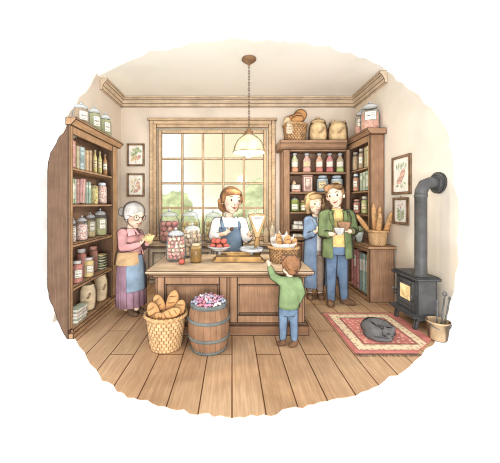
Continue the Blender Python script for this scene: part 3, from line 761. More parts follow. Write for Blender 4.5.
def emblem(t, r, h, a0, zc, s=1.0):
    "small painted ear of wheat on the side of a round vessel"
    m = M()
    for k in range(5):
        for sg in (-1, 1):
            q = a0 + (sg * .10 + (k - 2) * .09) * s; z = zc + (k - 2) * .022 * s + .0
            c = V((r * cos(q), r * sin(q), z)); tg = V((-sin(q), cos(q), 0)); m.ell(c, (.004, .014 * s, .009 * s), (V((cos(q), sin(q), 0)), (tg * .8 + V((0, 0, .6 * sg))).normalized(), (V((0, 0, .8)) - tg * .6 * sg).normalized()), 8, 6)
    obj('emblem', m, mat('emblem_brown', (150, 110, 70), .08, ink=0), t)
t = crock('round cream crock in front on the bottom shelf', -1.862, Ld(88, -1.862), B5, .104, .345); emblem(t, .104, .345, -1.0, .2, .7)
t = crock('taller cream crock at the far end of the bottom shelf', -1.866, Ld(100.3, -1.866), B5, .102, .385); emblem(t, .102, .385, -.6, .2, .7)
zc = B5; y = Ld(79, -1.80)
for k, (c, nm) in enumerate((((170, 198, 160), 'lowest'), ((196, 214, 184), 'second'), ((222, 186, 170), 'third'), ((178, 200, 166), 'topmost'))):
    t = thing('flat_book', 'pale book lying in the small stack on the bottom shelf, %s of four' % nm, 'book', (-1.815, y + .01 * (k % 2), zc), (.06, -.04, .05, -.03)[k], 'books stacked on the bottom shelf')
    w_, l_, h_ = .055, .115 - .006 * (k % 2), .038
    m = M(); m.box(-w_, w_, -l_, l_, 0, .006); m.box(-w_, w_, -l_, l_, h_ - .006, h_); m.box(-w_, -w_ + .006, -l_, l_, .006, h_ - .006); obj('book_cover', m, fmat(c), t)
    m = M(); m.box(-w_ + .006, w_ - .005, -l_ + .005, l_ - .005, .006, h_ - .006); obj('page_block', m, fmat((244, 238, 220), ink=0), t); zc += h_ + .001
# jars on top
T1 = 2.386
for lab, pc, X, r, pt, fl in (('jar of brown grain nearest the camera on top of the bookcase', 81, -1.875, .096, 102.5, grain_b),
                          ('middle jar of green peas on top of the bookcase', 94.5, -1.87, .083, 106, pea_g),
                          ('jar of green lentils at the far end on top of the bookcase', 105.5, -1.86, .080, 112.5, pea_g)):
    y = Ld(pc, X); jar(lab, X, y, T1, r, zat(pt, y) - T1, 'dome', paper, fl, .70, la=-.75, lw=1.1)

# ------------------------------------------------ bookcase on the back wall
def capm(c=(150, 164, 176)): return cmat(c)
S1 = 2.037
for lab, px, c, lq, lp in (('green yellow bottle with orange base at the end of the bottle row near the window', 294.7, (206, 208, 140), (222, 140, 90), paper),
        ('broad pink bottle with round label, second from the window', 306.8, (222, 158, 140), (226, 148, 132), paperb),
        ('orange bottle with white label in the middle of the bottle row', 319.3, (226, 156, 112), (216, 110, 92), paper),
        ('red bottle with white label beside the orange bottle', 329.7, (212, 120, 112), (200, 90, 90), paper),
        ('green bottle with white label nearest the corner', 340, (184, 152, 104), (168, 188, 96), paper)):
    y = 5.22; r = (4.3 if px == 306.8 else 3.8) * y / F
    bottle(lab, xat(px, y), y, S1, r, zat(153.5, y) - S1, mat('bottle_%d' % int(px), pale(c, .2), .08, 12, ink=.003, rim=RIM), mat('liquid_%d' % int(px), pale(lq, .15), .08, 12, ink=0, rim=RIM), capm(), lp, .26, neck=.5)
S2 = 1.674; y = 5.2
t = thing('small_box', 'small open box with a red base on the shelf under the bottles', 'box', (xat(295.5, y), y + .02, S2)); w_ = .085
m = M(); m.box(-w_, w_, -.06, .06, 0, .045); obj('box_base', m, fmat((206, 124, 92)), t)
m = M(); m.box(-w_ * .98, w_ * .98, -.058, .058, .045, .135); obj('box_body', m, fmat((226, 214, 196)), t)
m = M(); m.add([(-w_ * .8, -.0592, .055), (w_ * .8, -.0592, .055), (w_ * .8, -.0592, .12), (-w_ * .8, -.0592, .12)], [(0, 1, 2, 3)], False, [((0, 0), (1, 0), (1, 1), (0, 1))]); obj('paper_label', m, paper, t)
t = thing('wooden_ball_jar', 'small round brown pot on top of the red based box', 'pot', (xat(294.3, y), y + .02, S2 + .1355))
m = M(); m.lathe([(.03, 0), (.042, .015), (.044, .035), (.03, .055), (.02, .062), (.024, .07), (.012, .078)]); obj('pot_body', m, cmat((206, 160, 112)), t)
t = thing('tea_tin', 'dark red tin with a pale picture label under the pink bottle', 'tin', (xat(307.3, y), y + .02, S2)); w_ = 4.7 * y / F; h = zat(175, y) - S2
m = M(); m.box(-w_, w_, -.06, .06, 0, h * .93); obj('tin_body', m, fmat((176, 116, 104)), t)
m = M(); m.box(-w_ * 1.03, w_ * 1.03, -.064, .064, h * .93, h); obj('lid', m, fmat((206, 150, 130)), t)
m = M(); ring(m, -w_ * .8, w_ * .8, h * .08, h * .86, .012, -.0625, -.06); m.ell((0, -.061, h * .50), (w_ * .42, .004, h * .2)); m.box(-w_ * .4, w_ * .4, -.0625, -.06, h * .66, h * .76); obj('paper_label', m, fmat((236, 206, 186), ink=0), t)
for lab, pc, hw in (('bluish glass jar with a framed buff label on the shelf under the bottles', 322.5, 5.6), ('bluish glass jar behind the man in the green jacket', 336.8, 5.8)):
    jar(lab, xat(pc, y), y, S2, hw * y / F, zat(176.0, y) - S2, 'flat', paperb, mat('fill_blue', (206, 222, 230), .06, 8, ink=0), .78, gl=GLB, lw=1.5, lz=(.16, .66), lidc=cmat((150, 172, 190)))
S3 = 1.312
jar('big green jar with white label on the third back shelf', xat(294.7, y), y, S3, 4.6 * y / F, zat(196.5, y) - S3, 'dome', paper, mat('fill_green', (190, 196, 104), .07, 8, ink=0), .72, gl=GLG, lw=1.4, lz=(.12, .5), lidc=cmat((130, 150, 120)))
jar('small amber jar with white label beside the big green jar', xat(303.6, y), y, S3, 3.2 * y / F, zat(200.5, y) - S3, 'flat', paper, mat('fill_amber', (222, 170, 92), .07, 8, ink=0), .75, gl=GLG, lw=1.5, lz=(.1, .6), lidc=cmat((206, 150, 90)))
S4 = .987
def parcel(label, x, y, z, w_, d_, h_, rz, c, name='paper_parcel', cat='parcel'):
    t = thing(name, label, cat, (x, y, z), rz)
    m = M(); m.box(-w_, w_, -d_, d_, 0, h_); m.v = [(a * (1 - .12 * (c_ > 0)), b * (1 - .1 * (c_ > 0)), c_ + (.012 * sin(40 * a) if c_ > 0 else 0)) for a, b, c_ in m.v]; obj('wrapping', m, fmat(c), t)
    m = M(); m.box(-w_ * 1.005, w_ * 1.005, -.004, .004, -.0 + .001, h_ + .006); m.box(-.004, .004, -d_ * 1.005, d_ * 1.005, .001, h_ + .006); obj('string', m, fmat((170, 130, 90), ink=0), t)
parcel('white paper parcel lying under the other on the low back shelf', xat(297.5, y), y + .02, S4, .11, .09, .075, .05, (240, 236, 226))
parcel('smaller white paper parcel lying on another on the low back shelf', xat(298, y), y + .02, S4 + .084, .085, .07, .06, -.12, (228, 226, 220))
parcel('cream folded cloth parcel on the cabinet top below the low back shelf', xat(297, 5.2), 5.24, .842, .10, .08, .055, .1, (238, 226, 204))

# on top of it
def weave(dark=(150, 104, 62)): return pat_brick(1 / 24., 1 / 10., .007, dark, .88)
WICK = mat('wicker_honey', (228, 186, 130), .06, 16, ink=0, rim=(.6, .85), pat=weave())
WICKD = mat('wicker_brown', (206, 158, 104), .1, 16, ink=0, rim=(.6, .85), pat=weave((136, 92, 56)))
def basket(label, x, y, z, r0, r1, h, mt=WICK, sx=1.0, handle=False, rz=0):
    t = thing('wicker_basket', label, 'basket', (x, y, z), rz); N = 88; R = 27
    prof = []
    for j in range(R + 1):
        q = j / R; prof.append((r0 + (r1 - r0) * (q ** .7), h * q))
    def mod(i, j):
        row = (j // 3); return (.0018 * sin(i * 2 * pi * 22 / N + row * pi) + (.002 if j % 3 == 1 else -.001)) * (1 if 0 < j < R else .3)
    m = M(); m.lathe(prof + [(r1 - .02, h), (r1 - .03, h * .8), (r0 * .9, h * .12)], n=N, cap0=True, cap1=True, mod=lambda i, j: mod(i, j) if j <= R else 0)
    m.v = [(a * sx, b, c) for a, b, c in m.v]; obj('basket_body', m, mt, t)
    m = M(); K = 120
    for ph in (0, pi):
        m.tube([((r1 + .002 + .006 * cos(15 * 2 * pi * k / K + ph)) * cos(2 * pi * k / K) * sx, (r1 + .002 + .006 * cos(15 * 2 * pi * k / K + ph)) * sin(2 * pi * k / K), h + .006 * sin(15 * 2 * pi * k / K + ph)) for k in range(K)], .013, 7, True)
    obj('basket_rim', m, mat('wicker_rim', (212, 162, 102), .1, 16, ink=0, rim=(.5, .9)), t)
    return t
CRUST = mat('bread_crust', (222, 164, 98), .12, 9, ink=0, rim=(.4, .62), col2=(208, 146, 84))
SLASH = mat('bread_slash', (150, 92, 50), .1, 20, ink=0)
def loaf(label, c, d, L, r, nsl=4, group=None, name='bread_loaf', mt=None, up=None):
    "a loaf lying along direction d, scored across the side that faces up"
    t = thing(name, label, 'bread', c, 0, group); x, y_, dd = frame(V(d)); U = V(up or (0, -.6, .8)); U = (U - dd * U.dot(dd)).normalized(); S = dd.cross(U)
    n = 14; rows = []; rr = lambda q: r * (max(0, 1 - abs(q) ** 2.6)) ** .5
    for j in range(13):
        q = -1 + 2 * j / 12.; q = max(-.985, min(.985, q)); a = rr(q)
        rows.append([dd * (q * L / 2) + S * (a * cos(2 * pi * k / n)) + U * (a * .82 * sin(2 * pi * k / n)) for k in range(n)])
    m = M(); m.grid(rows, True, True, True); obj('crust', m, mt or CRUST, t)
    m = M()
    for k in range(nsl):
        q = -.62 + 1.24 * k / max(1, nsl - 1); a = rr(q) * 1.01
        pts = [dd * (q * L / 2 + .16 * r * (u)) + S * (a * sin(.62 * u)) + U * (a * .84 * cos(.62 * u)) for u in (-1, -.5, 0, .5, 1)]
        m.tube(pts, [r * .03, r * .07, r * .085, r * .07, r * .03], 6)
    obj('slash', m, SLASH, t); return t
ZT = 2.602; yb = 5.28
bx_, by_ = xat(295, 5.25), 5.25
basket('shallow wicker basket of rolls on top of the back bookcase', bx_, by_, ZT, .185, .222, .31, WICKD)
loaf('biggest round loaf at the back of the basket on the bookcase', (bx_ + .085, by_ - .02, ZT + .49), (.5, 0, .8), .27, .125, 3, name='bread_roll')
loaf('round roll in the middle of the basket on the bookcase', (bx_ + .02, by_ - .12, ZT + .40), (1, .1, .2), .24, .085, 3, name='bread_roll')
loaf('small roll beside the napkin in the basket on the bookcase', (bx_ - .06, by_ - .02, ZT + .44), (.8, .2, .5), .22, .08, 3, name='bread_roll')
loaf('pale roll at the window end of the basket on the bookcase', (bx_ - .155, by_ - .04, ZT + .39), (.3, .2, 1), .20, .065, 2, name='bread_roll', mt=mat('bread_pale', (236, 206, 160), .1, 9, ink=0, rim=(.5, .9)))
t = thing('checked_napkin', 'pale checked napkin hanging over the edge of the basket on the bookcase', 'napkin', (bx_ - .14, by_ - .185, ZT + .315))
m = M(); rows = [[V((-.055 + .11 * i / 6 + .006 * sin(j), .052 - .052 * min(1, j / 2.) - .012 * (j > 2) + (.03 if j > 2 else 0) * 0 - .006 * sin(2.2 * i), .01 * (j < 3) + .02 - .055 * max(0, j - 2) + (.01 * (i % 2) if j == 6 else 0))) for i in range(7)] for j in range(7)]
m.grid(rows, False); obj('napkin_cloth', m, mat('napkin_check', (240, 226, 200), .06, 20, ink=0, pat=pat_brick(.2, .15, .03, (206, 170, 130), .9)), t)
SACK = mat('stoneware_tan', (226, 190, 134), .09, 7, ink=.005, rim=RIM)
t = crock('tan lidded crock with a wheat emblem on top of the back bookcase', xat(318, yb), yb, ZT, .175, .41, True, SACK, 'lidded_crock'); emblem(t, .178, .4, -1.45, .19)
t = thing('cloth_sack', 'tan tied cloth sack with a wheat emblem beside the lidded crock', 'sack', (xat(337.5, yb), yb, ZT))
m = M(); r, h = .182, .36
m.lathe([(r * .86, 0), (r * .98, h * .1), (r, h * .45), (r * .97, h * .75), (r * .86, h * .92), (r * .80, h * .96), (r * .84, h * 1.02), (r * .62, h * 1.06), (r * .2, h * 1.03)], n=36, mod=lambda i, j: (.008 * sin(i * 1.9) if j > 4 else 0)); obj('sack_body', m, SACK, t)
m = M(); m.tube([(r * .83 * cos(2 * pi * k / 24), r * .83 * sin(2 * pi * k / 24), h * .96) for k in range(24)], .009, 6, True); m.ell((-.1, -.06, h * 1.08), .028); m.ell((.11, -.05, h * 1.06), .026); obj('drawstring', m, cmat((190, 146, 94)), t); emblem(t, r * 1.0, h, -1.6, .19)

# ------------------------------------------------ bookcase on the side wall
def rd(px, X): return X * F / (px - CX)
R1, R2, R3 = 2.057, 1.674, 1.282
XR_ = 2.25
def rj(lab, p0, p1, pt, z, fl, lp, lid='flat', gl=None, lc=None):
    pc = (p0 + p1) / 2; y = rd(pc, XR_); r = (p1 - p0) / 2 * y / F
    jar(lab, XR_, y, z, r, zat(pt, y) - z, lid, lp, fl, .75, gl=gl, lidc=lc, la=-pi * .72, lw=1.3)
rj('brown jar on the upper shelf of the side bookcase', 352.6, 358.4, 152.5, R1, tea_b, None, 'flat', None, cmat((150, 130, 100)))
rj('tan jar with a white label beside the brown jar', 358.6, 363.8, 149, R1, tea_b, paper, 'flat', None, cmat((170, 160, 140)))
def rb(lab, p0, p1, pt, z, c, X0=2.215, X1=2.372, **k):
    y1, y0 = rd(p0, X0), rd(p1, X0) + .004; yc = (y0 + y1) / 2
    return book(lab, X0, X1, y0, y1, z, zat(pt, yc) - z, c, -1, **k)
rb('mustard book on the upper shelf of the side bookcase', 364.4, 366.0, 147.5, R1, (214, 196, 120))
rb('yellow book at the near end of the upper shelf of the side bookcase', 366.3, 368.6, 146, R1, (228, 214, 150), bands=((160, 140, 80), [(.75, .82)]))
rj('jar with an orange label on the middle shelf of the side bookcase', 353, 359, 174, R2, mat('fill_orange', (226, 150, 104), .07, 8, ink=0), paper, 'flat')
rb('sage green book on the middle shelf of the side bookcase', 359.8, 362.4, 173, R2, (172, 196, 150), bands=((226, 232, 206), [(.6, .8)]))
rb('pale green book between two green books on the side bookcase', 362.7, 365.2, 172, R2, (196, 214, 180), bands=((130, 160, 120), [(.6, .8)]))
rb('green book at the near end of the middle shelf of the side bookcase', 365.5, 368.4, 170.5, R2, (150, 182, 132), bands=((226, 232, 206), [(.2, .75)]))
rj('red jar with a white label on the lower shelf of the side bookcase', 353.4, 360.4, 199.5, R3, jam_r, paper, 'flat', None, cmat((196, 120, 96)))
rj('green jar with a red label on the lower shelf of the side bookcase', 361.4, 367.8, 196.5, R3, mat('fill_green', (190, 196, 104), .07, 8, ink=0), paperb, 'flat', None, cmat((190, 190, 160)))
# jars on top
ZR = RH + .092
y = 4.60; jar('biggest glass jar of pink biscuits with a white label on the side bookcase', 2.265, y, ZR, .143, zat(101.5, y) - ZR, 'dome', paper, cookie, .58, la=-pi * .62, lw=1.3, lz=(.3, .6))
y = 4.92; jar('smaller glass jar behind the biggest one on the side bookcase', 2.27, y, ZR, .105, zat(109, y) - ZR, 'dome', paper, cookie, .4, la=-pi * .62, lw=1.4, lz=(.3, .6))
# binders
for lab, p0, p1, c, hh in (('teal binder at the near end of the low bookcase', 365.6, 368.4, (142, 190, 178), .60), ('mint green binder second from the near end of the low bookcase', 362.4, 365.3, (166, 208, 190), .60), ('blue green binder in the middle of the low bookcase', 359.6, 362.1, (126, 178, 172), .585),
        ('rose pink binder beside the blue green binder', 356.6, 359.3, (222, 130, 124), .60), ('red binder second from the far end of the low bookcase', 353.9, 356.3, (206, 104, 100), .62), ('dark pink binder at the far end of the low bookcase', 351.4, 353.6, (214, 120, 118), .60)):
    y1, y0 = rd(p0, 2.06), rd(p1, 2.06) + .006
    book(lab, 2.06, 2.34, y0, y1, .073, hh, c, -1, bands=((244, 240, 226), [(.55, .85)]) if 'binder' in lab and 'pink' not in lab else ((160, 70, 70), [(.8, .84), (.12, .16)]), cat='binder', name='ring_binder')
# baguettes
bz = .832; bx_, by_ = 2.205, 4.245
basket('round wicker basket of baguettes on the low bookcase', bx_, by_, bz, .112, .145, .21, WICK)
BAG = mat('baguette_crust', (224, 170, 108), .1, 12, ink=0, rim=(.5, .9), col2=(206, 146, 86))
for lab, dx, dy, tx, ty, L, r in (('tallest baguette in the middle of the basket', -.0, .04, -.05, .05, .56, .042), ('baguette leaning toward the stove in front', .07, -.02, .30, -.05, .46, .040), ('baguette leaning most toward the stove', .09, .05, .46, .05, .44, .038),
        ('short baguette in front of the tallest one', -.03, -.05, .06, -.10, .42, .040), ('baguette lying low toward the man', -.08, .02, -.75, .0, .34, .036), ('baguette behind the tallest one', .035, .075, .14, .10, .52, .036)):
    d = V((tx, ty, 1)).normalized(); c = V((bx_ + dx, by_ + dy, bz + .05)) + d * L / 2 * (1.0 if abs(tx) < .7 else 1.25) + V((0, 0, .02 if abs(tx) < .7 else .10))
    loaf(lab, c, d, L, r, 5, 'baguettes in the basket', 'baguette', BAG, (0, -1, .1))
# plants on the low bookcase
def leafy(label, x, y, z, r, h, c, pc):
    t = thing('potted_plant', label, 'plant', (x, y, z)); m = M(); m.lathe([(r * .7, 0), (r * .95, h * .45), (r, h * .48), (r, h * .54), (r * .9, h * .54), (r * .85, h * .46)]); obj('pot', m, cmat(pc), t)
    m = M(); q = random.Random(5)
    for k in range(16):
        a = 2 * pi * k / 16 * 2.6; e = .35 + .07 * k; d = V((cos(a) * cos(e), sin(a) * cos(e), sin(e))); s_ = d.cross(V((0, 0, 1))).normalized(); u_ = s_.cross(d)
        m.ell(V((0, 0, h * .52)) + d * r * .85, (r * .55, r * .3, r * .07), (d, s_, u_), 8, 6)
    obj('foliage', m, mat('leaf_sage', c, .14, 16, ink=0, rim=(.6, .95)), t)
leafy('leafy sage green plant in a pale pot behind the baguette basket', 2.075, 4.57, .832, .078, .30, (172, 192, 136), (176, 196, 184))
leafy('small leafy green plant between the man and the other plant', 2.08, 4.80, .832, .078, .27, (164, 186, 132), (196, 206, 190))

# ------------------------------------------------ counter goods
def sweets(where, x, y, z, r, rb_, rows, cols, cat='sweet', shape='ball', cnt=None, seed=1, cname='sweet'):
    "single sweets packed against the glass of a jar"
    q = random.Random(seed); proto = {}
    k = 0
    for j in range(rows):
        rad = r - rb_ - .006; n = max(3, int(2 * pi * rad / (2.06 * rb_))); zz = z + .022 + rb_ + j * rb_ * 1.75; a0 = q.random() * 6
        if j == 0: rad *= .84; n = max(3, int(2 * pi * rad / (2.06 * rb_)))
        ring_ = [(rad * cos(a0 + 2 * pi * i / n), rad * sin(a0 + 2 * pi * i / n)) for i in range(n)]
        if rad > 2.4 * rb_: ring_.append((0, 0))
        for dx, dy in ring_:
            c, cn = cols[q.randrange(len(cols))]
            if cn not in proto:
                m = M()
                if shape == 'ball': m.ell((0, 0, 0), rb_ * .97, n=14, m=10)
                elif shape == 'chip': m.ell((0, 0, 0), (rb_ * .98, rb_ * .55, rb_ * .8), n=12, m=8)
                else:
                    m.ell((0, 0, 0), (rb_ * .95, rb_ * .7, rb_ * .7), n=10, m=7)
                o = obj(cname, m, mat('sweet_%d_%d_%d' % c, pale(c, .14), .06, 40, ink=0, rim=(.5, .8)))
                proto[cn] = o
            else: o = proto[cn].copy(); COL.objects.link(o)
            tag(o, '%s %s %s' % (cn, cname.replace('_', ' '), where), cat, '%s %ss %s' % (cn, cname.replace('_', ' '), where))
            o.location = (x + dx, y + dy, zz + q.uniform(-.004, .004)); o.rotation_euler = (q.random() * 3, q.random() * 3, q.random() * 6); k += 1
JY = 5.24; LZ = .736
r = 10 * JY / F
x = xat(169.5, JY); jar('glass jar of pink sweets on the window ledge nearest the old woman', x, JY, LZ, r, zat(208.5, JY) - LZ, 'dome', None)
sweets('inside the window ledge jar nearest the old woman', x, JY, LZ, r * .98, .052, 4, [((226, 124, 116), 'pink'), ((232, 146, 132), 'rose')], seed=2, cname='round_sweet')
x = xat(190.2, JY); jar('glass jar of yellow sweets in the middle of the window ledge', x, JY, LZ, r * .97, zat(208.5, JY) - LZ, 'dome', None)
sweets('in the middle window ledge jar', x, JY, LZ, r * .95, .050, 4, [((234, 204, 112), 'yellow'), ((220, 184, 96), 'ochre')], shape='chip', seed=3, cname='sweet_chip')
x = xat(213, JY); jar('glass jar of yellow sweets just behind the shopkeeper', x, JY, LZ, r * .9, zat(209.5, JY) - LZ, 'dome', None)
sweets('in the ledge jar just behind the shopkeeper', x, JY, LZ, r * .88, .050, 4, [((236, 208, 120), 'yellow'), ((224, 190, 106), 'ochre')], shape='chip', seed=4, cname='sweet_chip')
for lab, px, pt, rr, c in (('small brown bottle on the window ledge beside the dial scale', 266, 226, 3.0, (206, 172, 124)), ('small pale bottle on the window ledge nearest the corner bookcase', 272.5, 222, 2.8, (222, 200, 160))):
    bottle(lab, xat(px, JY), JY, LZ, rr * JY / F, zat(pt, JY) - LZ, mat('bottle_%d' % int(px), pale(c, .2), .08, 12, ink=.003, rim=RIM), None, cmat((170, 140, 100)), None)
ya = 3.62; xa = xat(176, ya); ra = 9.6 * ya / F
jar('glass jar of pink and cream wrapped sweets on the counter', xa, ya, CT, ra, zat(227.5, ya) - CT, 'dome', None)
sweets('in the counter jar of pink sweets', xa, ya, CT, ra, .027, 6, [((220, 116, 108), 'red'), ((234, 160, 140), 'pink'), ((240, 214, 170), 'cream')], shape='wrap', seed=6, cname='small_sweet')
yb_ = 3.88; xb = xat(192.3, yb_); rb2 = 9.9 * yb_ / F
jar('glass jar of beige sweets behind the other jar on the counter', xb, yb_, CT, rb2, zat(222.5, yb_) - CT, 'dome', None)
sweets('in the counter jar of beige sweets', xb, yb_, CT, rb2, .034, 6, [((226, 196, 146), 'beige'), ((238, 218, 178), 'cream'), ((206, 170, 122), 'tan')], shape='chip', seed=8, cname='sweet_chip')
yc_ = 3.50; jar('small jar of brown honey in front of the beige sweets', xat(196, yc_), yc_, CT, 5.7 * yc_ / F, zat(243, yc_) - CT, 'flat', None, mat('fill_honey', (178, 140, 82), .1, 12, ink=0), .84, gl=glass('brown_glass', (.8, .72, .55), .15, bodyc=(190, 160, 110)), lidc=cmat((196, 170, 120)), name='honey_jar')
AP = mat('apple_red', (200, 74, 64), .10, 22, ink=0, rim=(.4, .65), col2=(212, 96, 78))
def apple(lab, c, r, group=None, name='red_apple'):
    t = thing(name, lab, 'apple', c, 0, group)
    m = M(); m.lathe([(r * .25, -r * .80), (r * .6, -r * .82), (r * .93, -r * .4), (r, 0), (r * .9, r * .45), (r * .6, r * .78), (r * .25, r * .82), (r * .06, r * .66)], n=16); obj('fruit', m, AP, t)
    m = M(); m.cap((0, 0, r * .66), (r * .1, 0, r * 1.1), r * .06); obj('stem', m, mat('apple_stem', (120, 84, 50), .1, ink=0), t)
apple('single red apple lying on the counter in front of the sweet jars', (xat(181.7, 3.40), 3.40, CT + .033), .040)

def scale():
    d = 3.60; t = thing('shop_scale', 'brass and wood shop scale with a fan shaped dial and two pans', 'scale', (xat(238, d), d, CT))
    X = lambda px: xat(px, d) - t.location.x; Z = lambda py: zat(py, d) - CT
    WB = mat('scale_wood', (206, 158, 88), .1, 8, 0, ink=.006); BRS = mat('scale_brass', (196, 150, 84), .1, 12, ink=.005, rim=RIM); TIN = mat('scale_tin', (196, 202, 206), .08, 12, ink=.005, rim=(.5, .9), spec=.4)
    m = M(); m.prism([(X(213), 0), (X(263.5), 0), (X(263.5), .025), (X(261), .035), (X(260), .075), (X(216.5), .075), (X(215.5), .035), (X(213), .025)], 1, -.11, .11); obj('base', m, WB, t)
    m = M(); m.box(X(227), X(250), -.02, .02, .075, .10); m.box(X(219), X(253), -.012, .012, .10, .118); obj('beam', m, BRS, t)
    for px, rr, hh in ((219.5, 12.0, .075), (251.5, 12.0, .05)):
        r = rr * d / F; z0 = .118
        m = M(); m.lathe([(r * .16, .085), (r * .12, z0), (r * .5, z0 + .01), (r * .82, z0 + hh * .5), (r * 1.0, z0 + hh), (r * 1.03, z0 + hh), (r * .98, z0 + hh - .012), (r * .8, z0 + hh * .55), (r * .4, z0 + .02)] if hh > .06 else [(r * .16, .085), (r * .12, z0), (r * .9, z0 + .012), (r * 1.0, z0 + .02), (r * 1.0, z0 + hh), (r * .96, z0 + hh), (r * .94, z0 + .03), (r * .3, z0 + .028)], (X(px), 0, 0), 28); obj('pan', m, TIN, t)
    yb = .12
    m = M(); m.prism([(X(254), .0), (X(261.5), .0), (X(260), Z(234)), (X(256.5), Z(234))], 1, yb, yb + .05); obj('column', m, WB, t)
    cx, cz = X(258.2), Z(238.5)
    def fan(r0, a):
        n = 14; return [(cx + r0 * sin(-a + 2 * a * k / n), cz + r0 * cos(-a + 2 * a * k / n)) for k in range(n + 1)]
    rr = (238.5 - 213.5) * d / F; A = .40
    pl = [(cx - .028, cz)] + fan(rr, A) + [(cx + .028, cz)]
    hd = M(); hd.prism(pl, 1, yb - .005, yb + .05); dial = obj('dial_case', hd, mat('dial_case_brass', (196, 160, 104), .08, 9, ink=.005), t)
    pl2 = [(cx - .004, cz + .07)] + fan(rr * .90, A * .80) + [(cx + .004, cz + .07)]
    m = M(); m.prism(pl2, 1, yb - .009, yb - .005); obj('dial_face', m, mat('dial_white', (246, 244, 236), .02, ink=0), dial)
    m = M()
    for k in range(15):
        a = A * .72 * (k / 7. - 1); r0, r1 = rr * .80, rr * (.88 if k % 3 == 0 else .85)
        p0, p1 = V((cx + r0 * sin(a), yb - .010, cz + r0 * cos(a))), V((cx + r1 * sin(a), yb - .010, cz + r1 * cos(a))); s_ = V((cos(a), 0, -sin(a))) * .0028
        m.add([p0 - s_, p0 + s_, p1 + s_, p1 - s_], [(0, 1, 2, 3)])
    arc = [V((cx + rr * .78 * sin(a), yb - .010, cz + rr * .78 * cos(a))) for a in [A * .72 * (k / 7. - 1) for k in range(15)]]
    m.add([v + V((0, 0, .003)) for v in arc] + [v - V((0, 0, .003)) for v in arc], [(k, k + 1, k + 16, k + 15) for k in range(14)])
    obj('dial_tick', m, mat('ink_flat', (80, 66, 56), .02, ink=0), dial)
    m = M(); m.add([(cx - .004, yb - .012, cz + .09), (cx + .004, yb - .012, cz + .09), (cx + .03, yb - .012, cz + rr * .76)], [(0, 1, 2)]); obj('needle', m, mat('ink_flat', (80, 66, 56), .02, ink=0), dial)
    # apples in the pan
    px0 = t.location.x + X(219.5); r = .043; z1 = CT + .118 + .02 + r
    spots = [(-.085, -.03, .012), (0, -.075, .012), (.085, -.03, .012), (-.045, .06, .012), (.05, .06, .012), (-.02, -.005, .075), (.055, .0, .072), (-.07, .03, .07)]
    names = ['at the old woman end', 'nearest the counter edge', 'at the dial end', 'at the back', 'at the back beside the dial', 'on top of the heap', 'high beside the topmost', 'high on the old woman side']
    for (dx, dy, dz), nm in zip(spots, names): apple('red apple in the scale pan, ' + nm, (px0 + dx, d + dy, z1 + dz), r, 'apples in the scale pan')
scale()
# bread basket on the counter
d = 3.55; cx_ = xat(283.4, d)
basket('round wicker basket of paper wrapped bread on the counter', cx_, d, CT, .165, .185, .185, WICKD)
t = thing('wrapping_paper', 'crumpled white paper standing up in the counter bread basket', 'paper', (cx_, d, CT))
m = M(); n = 40; q = random.Random(4)
rows = [[V(((.128 + .006 * sin(i * 2.3)) * cos(2 * pi * i / n), (.128 + .006 * sin(i * 2.3)) * sin(2 * pi * i / n), .10)) for i in range(n)]]
tops = [(.148 + .02 * q.random(), .30 + .09 * q.random() * (1 if i % 2 else .4)) for i in range(n)]
rows.append([V((.14 * cos(2 * pi * i / n), .14 * sin(2 * pi * i / n), .2)) for i in range(n)])
rows.append([V((a * cos(2 * pi * i / n), a * sin(2 * pi * i / n), .215 + (b - .215) * (.25 + .75 * max(0, sin(2 * pi * i / n)) ** .5))) for i, (a, b) in enumerate(tops)])
m.grid(rows, True, smooth=False); obj('paper_sheet', m, mat('paper_white', (248, 246, 240), .04, 20, ink=0), t)
for lab, dx, dy, tx, L, r in (('longest loaf in the middle of the counter basket', .01, -.03, .18, .29, .052), ('loaf at the scale end of the counter basket', -.085, -.03, .12, .25, .046), ('loaf at the couple end of the counter basket', .095, -.02, .22, .25, .044), ('loaf at the back of the counter basket', -.02, .07, -.1, .3, .045)):
    dd = V((tx, 0, 1)).normalized(); loaf(lab, V((cx_ + dx, d + dy, CT + .06)) + dd * L / 2, dd, L, r, 4, 'loaves in the counter basket', up=(0, -1, .1))

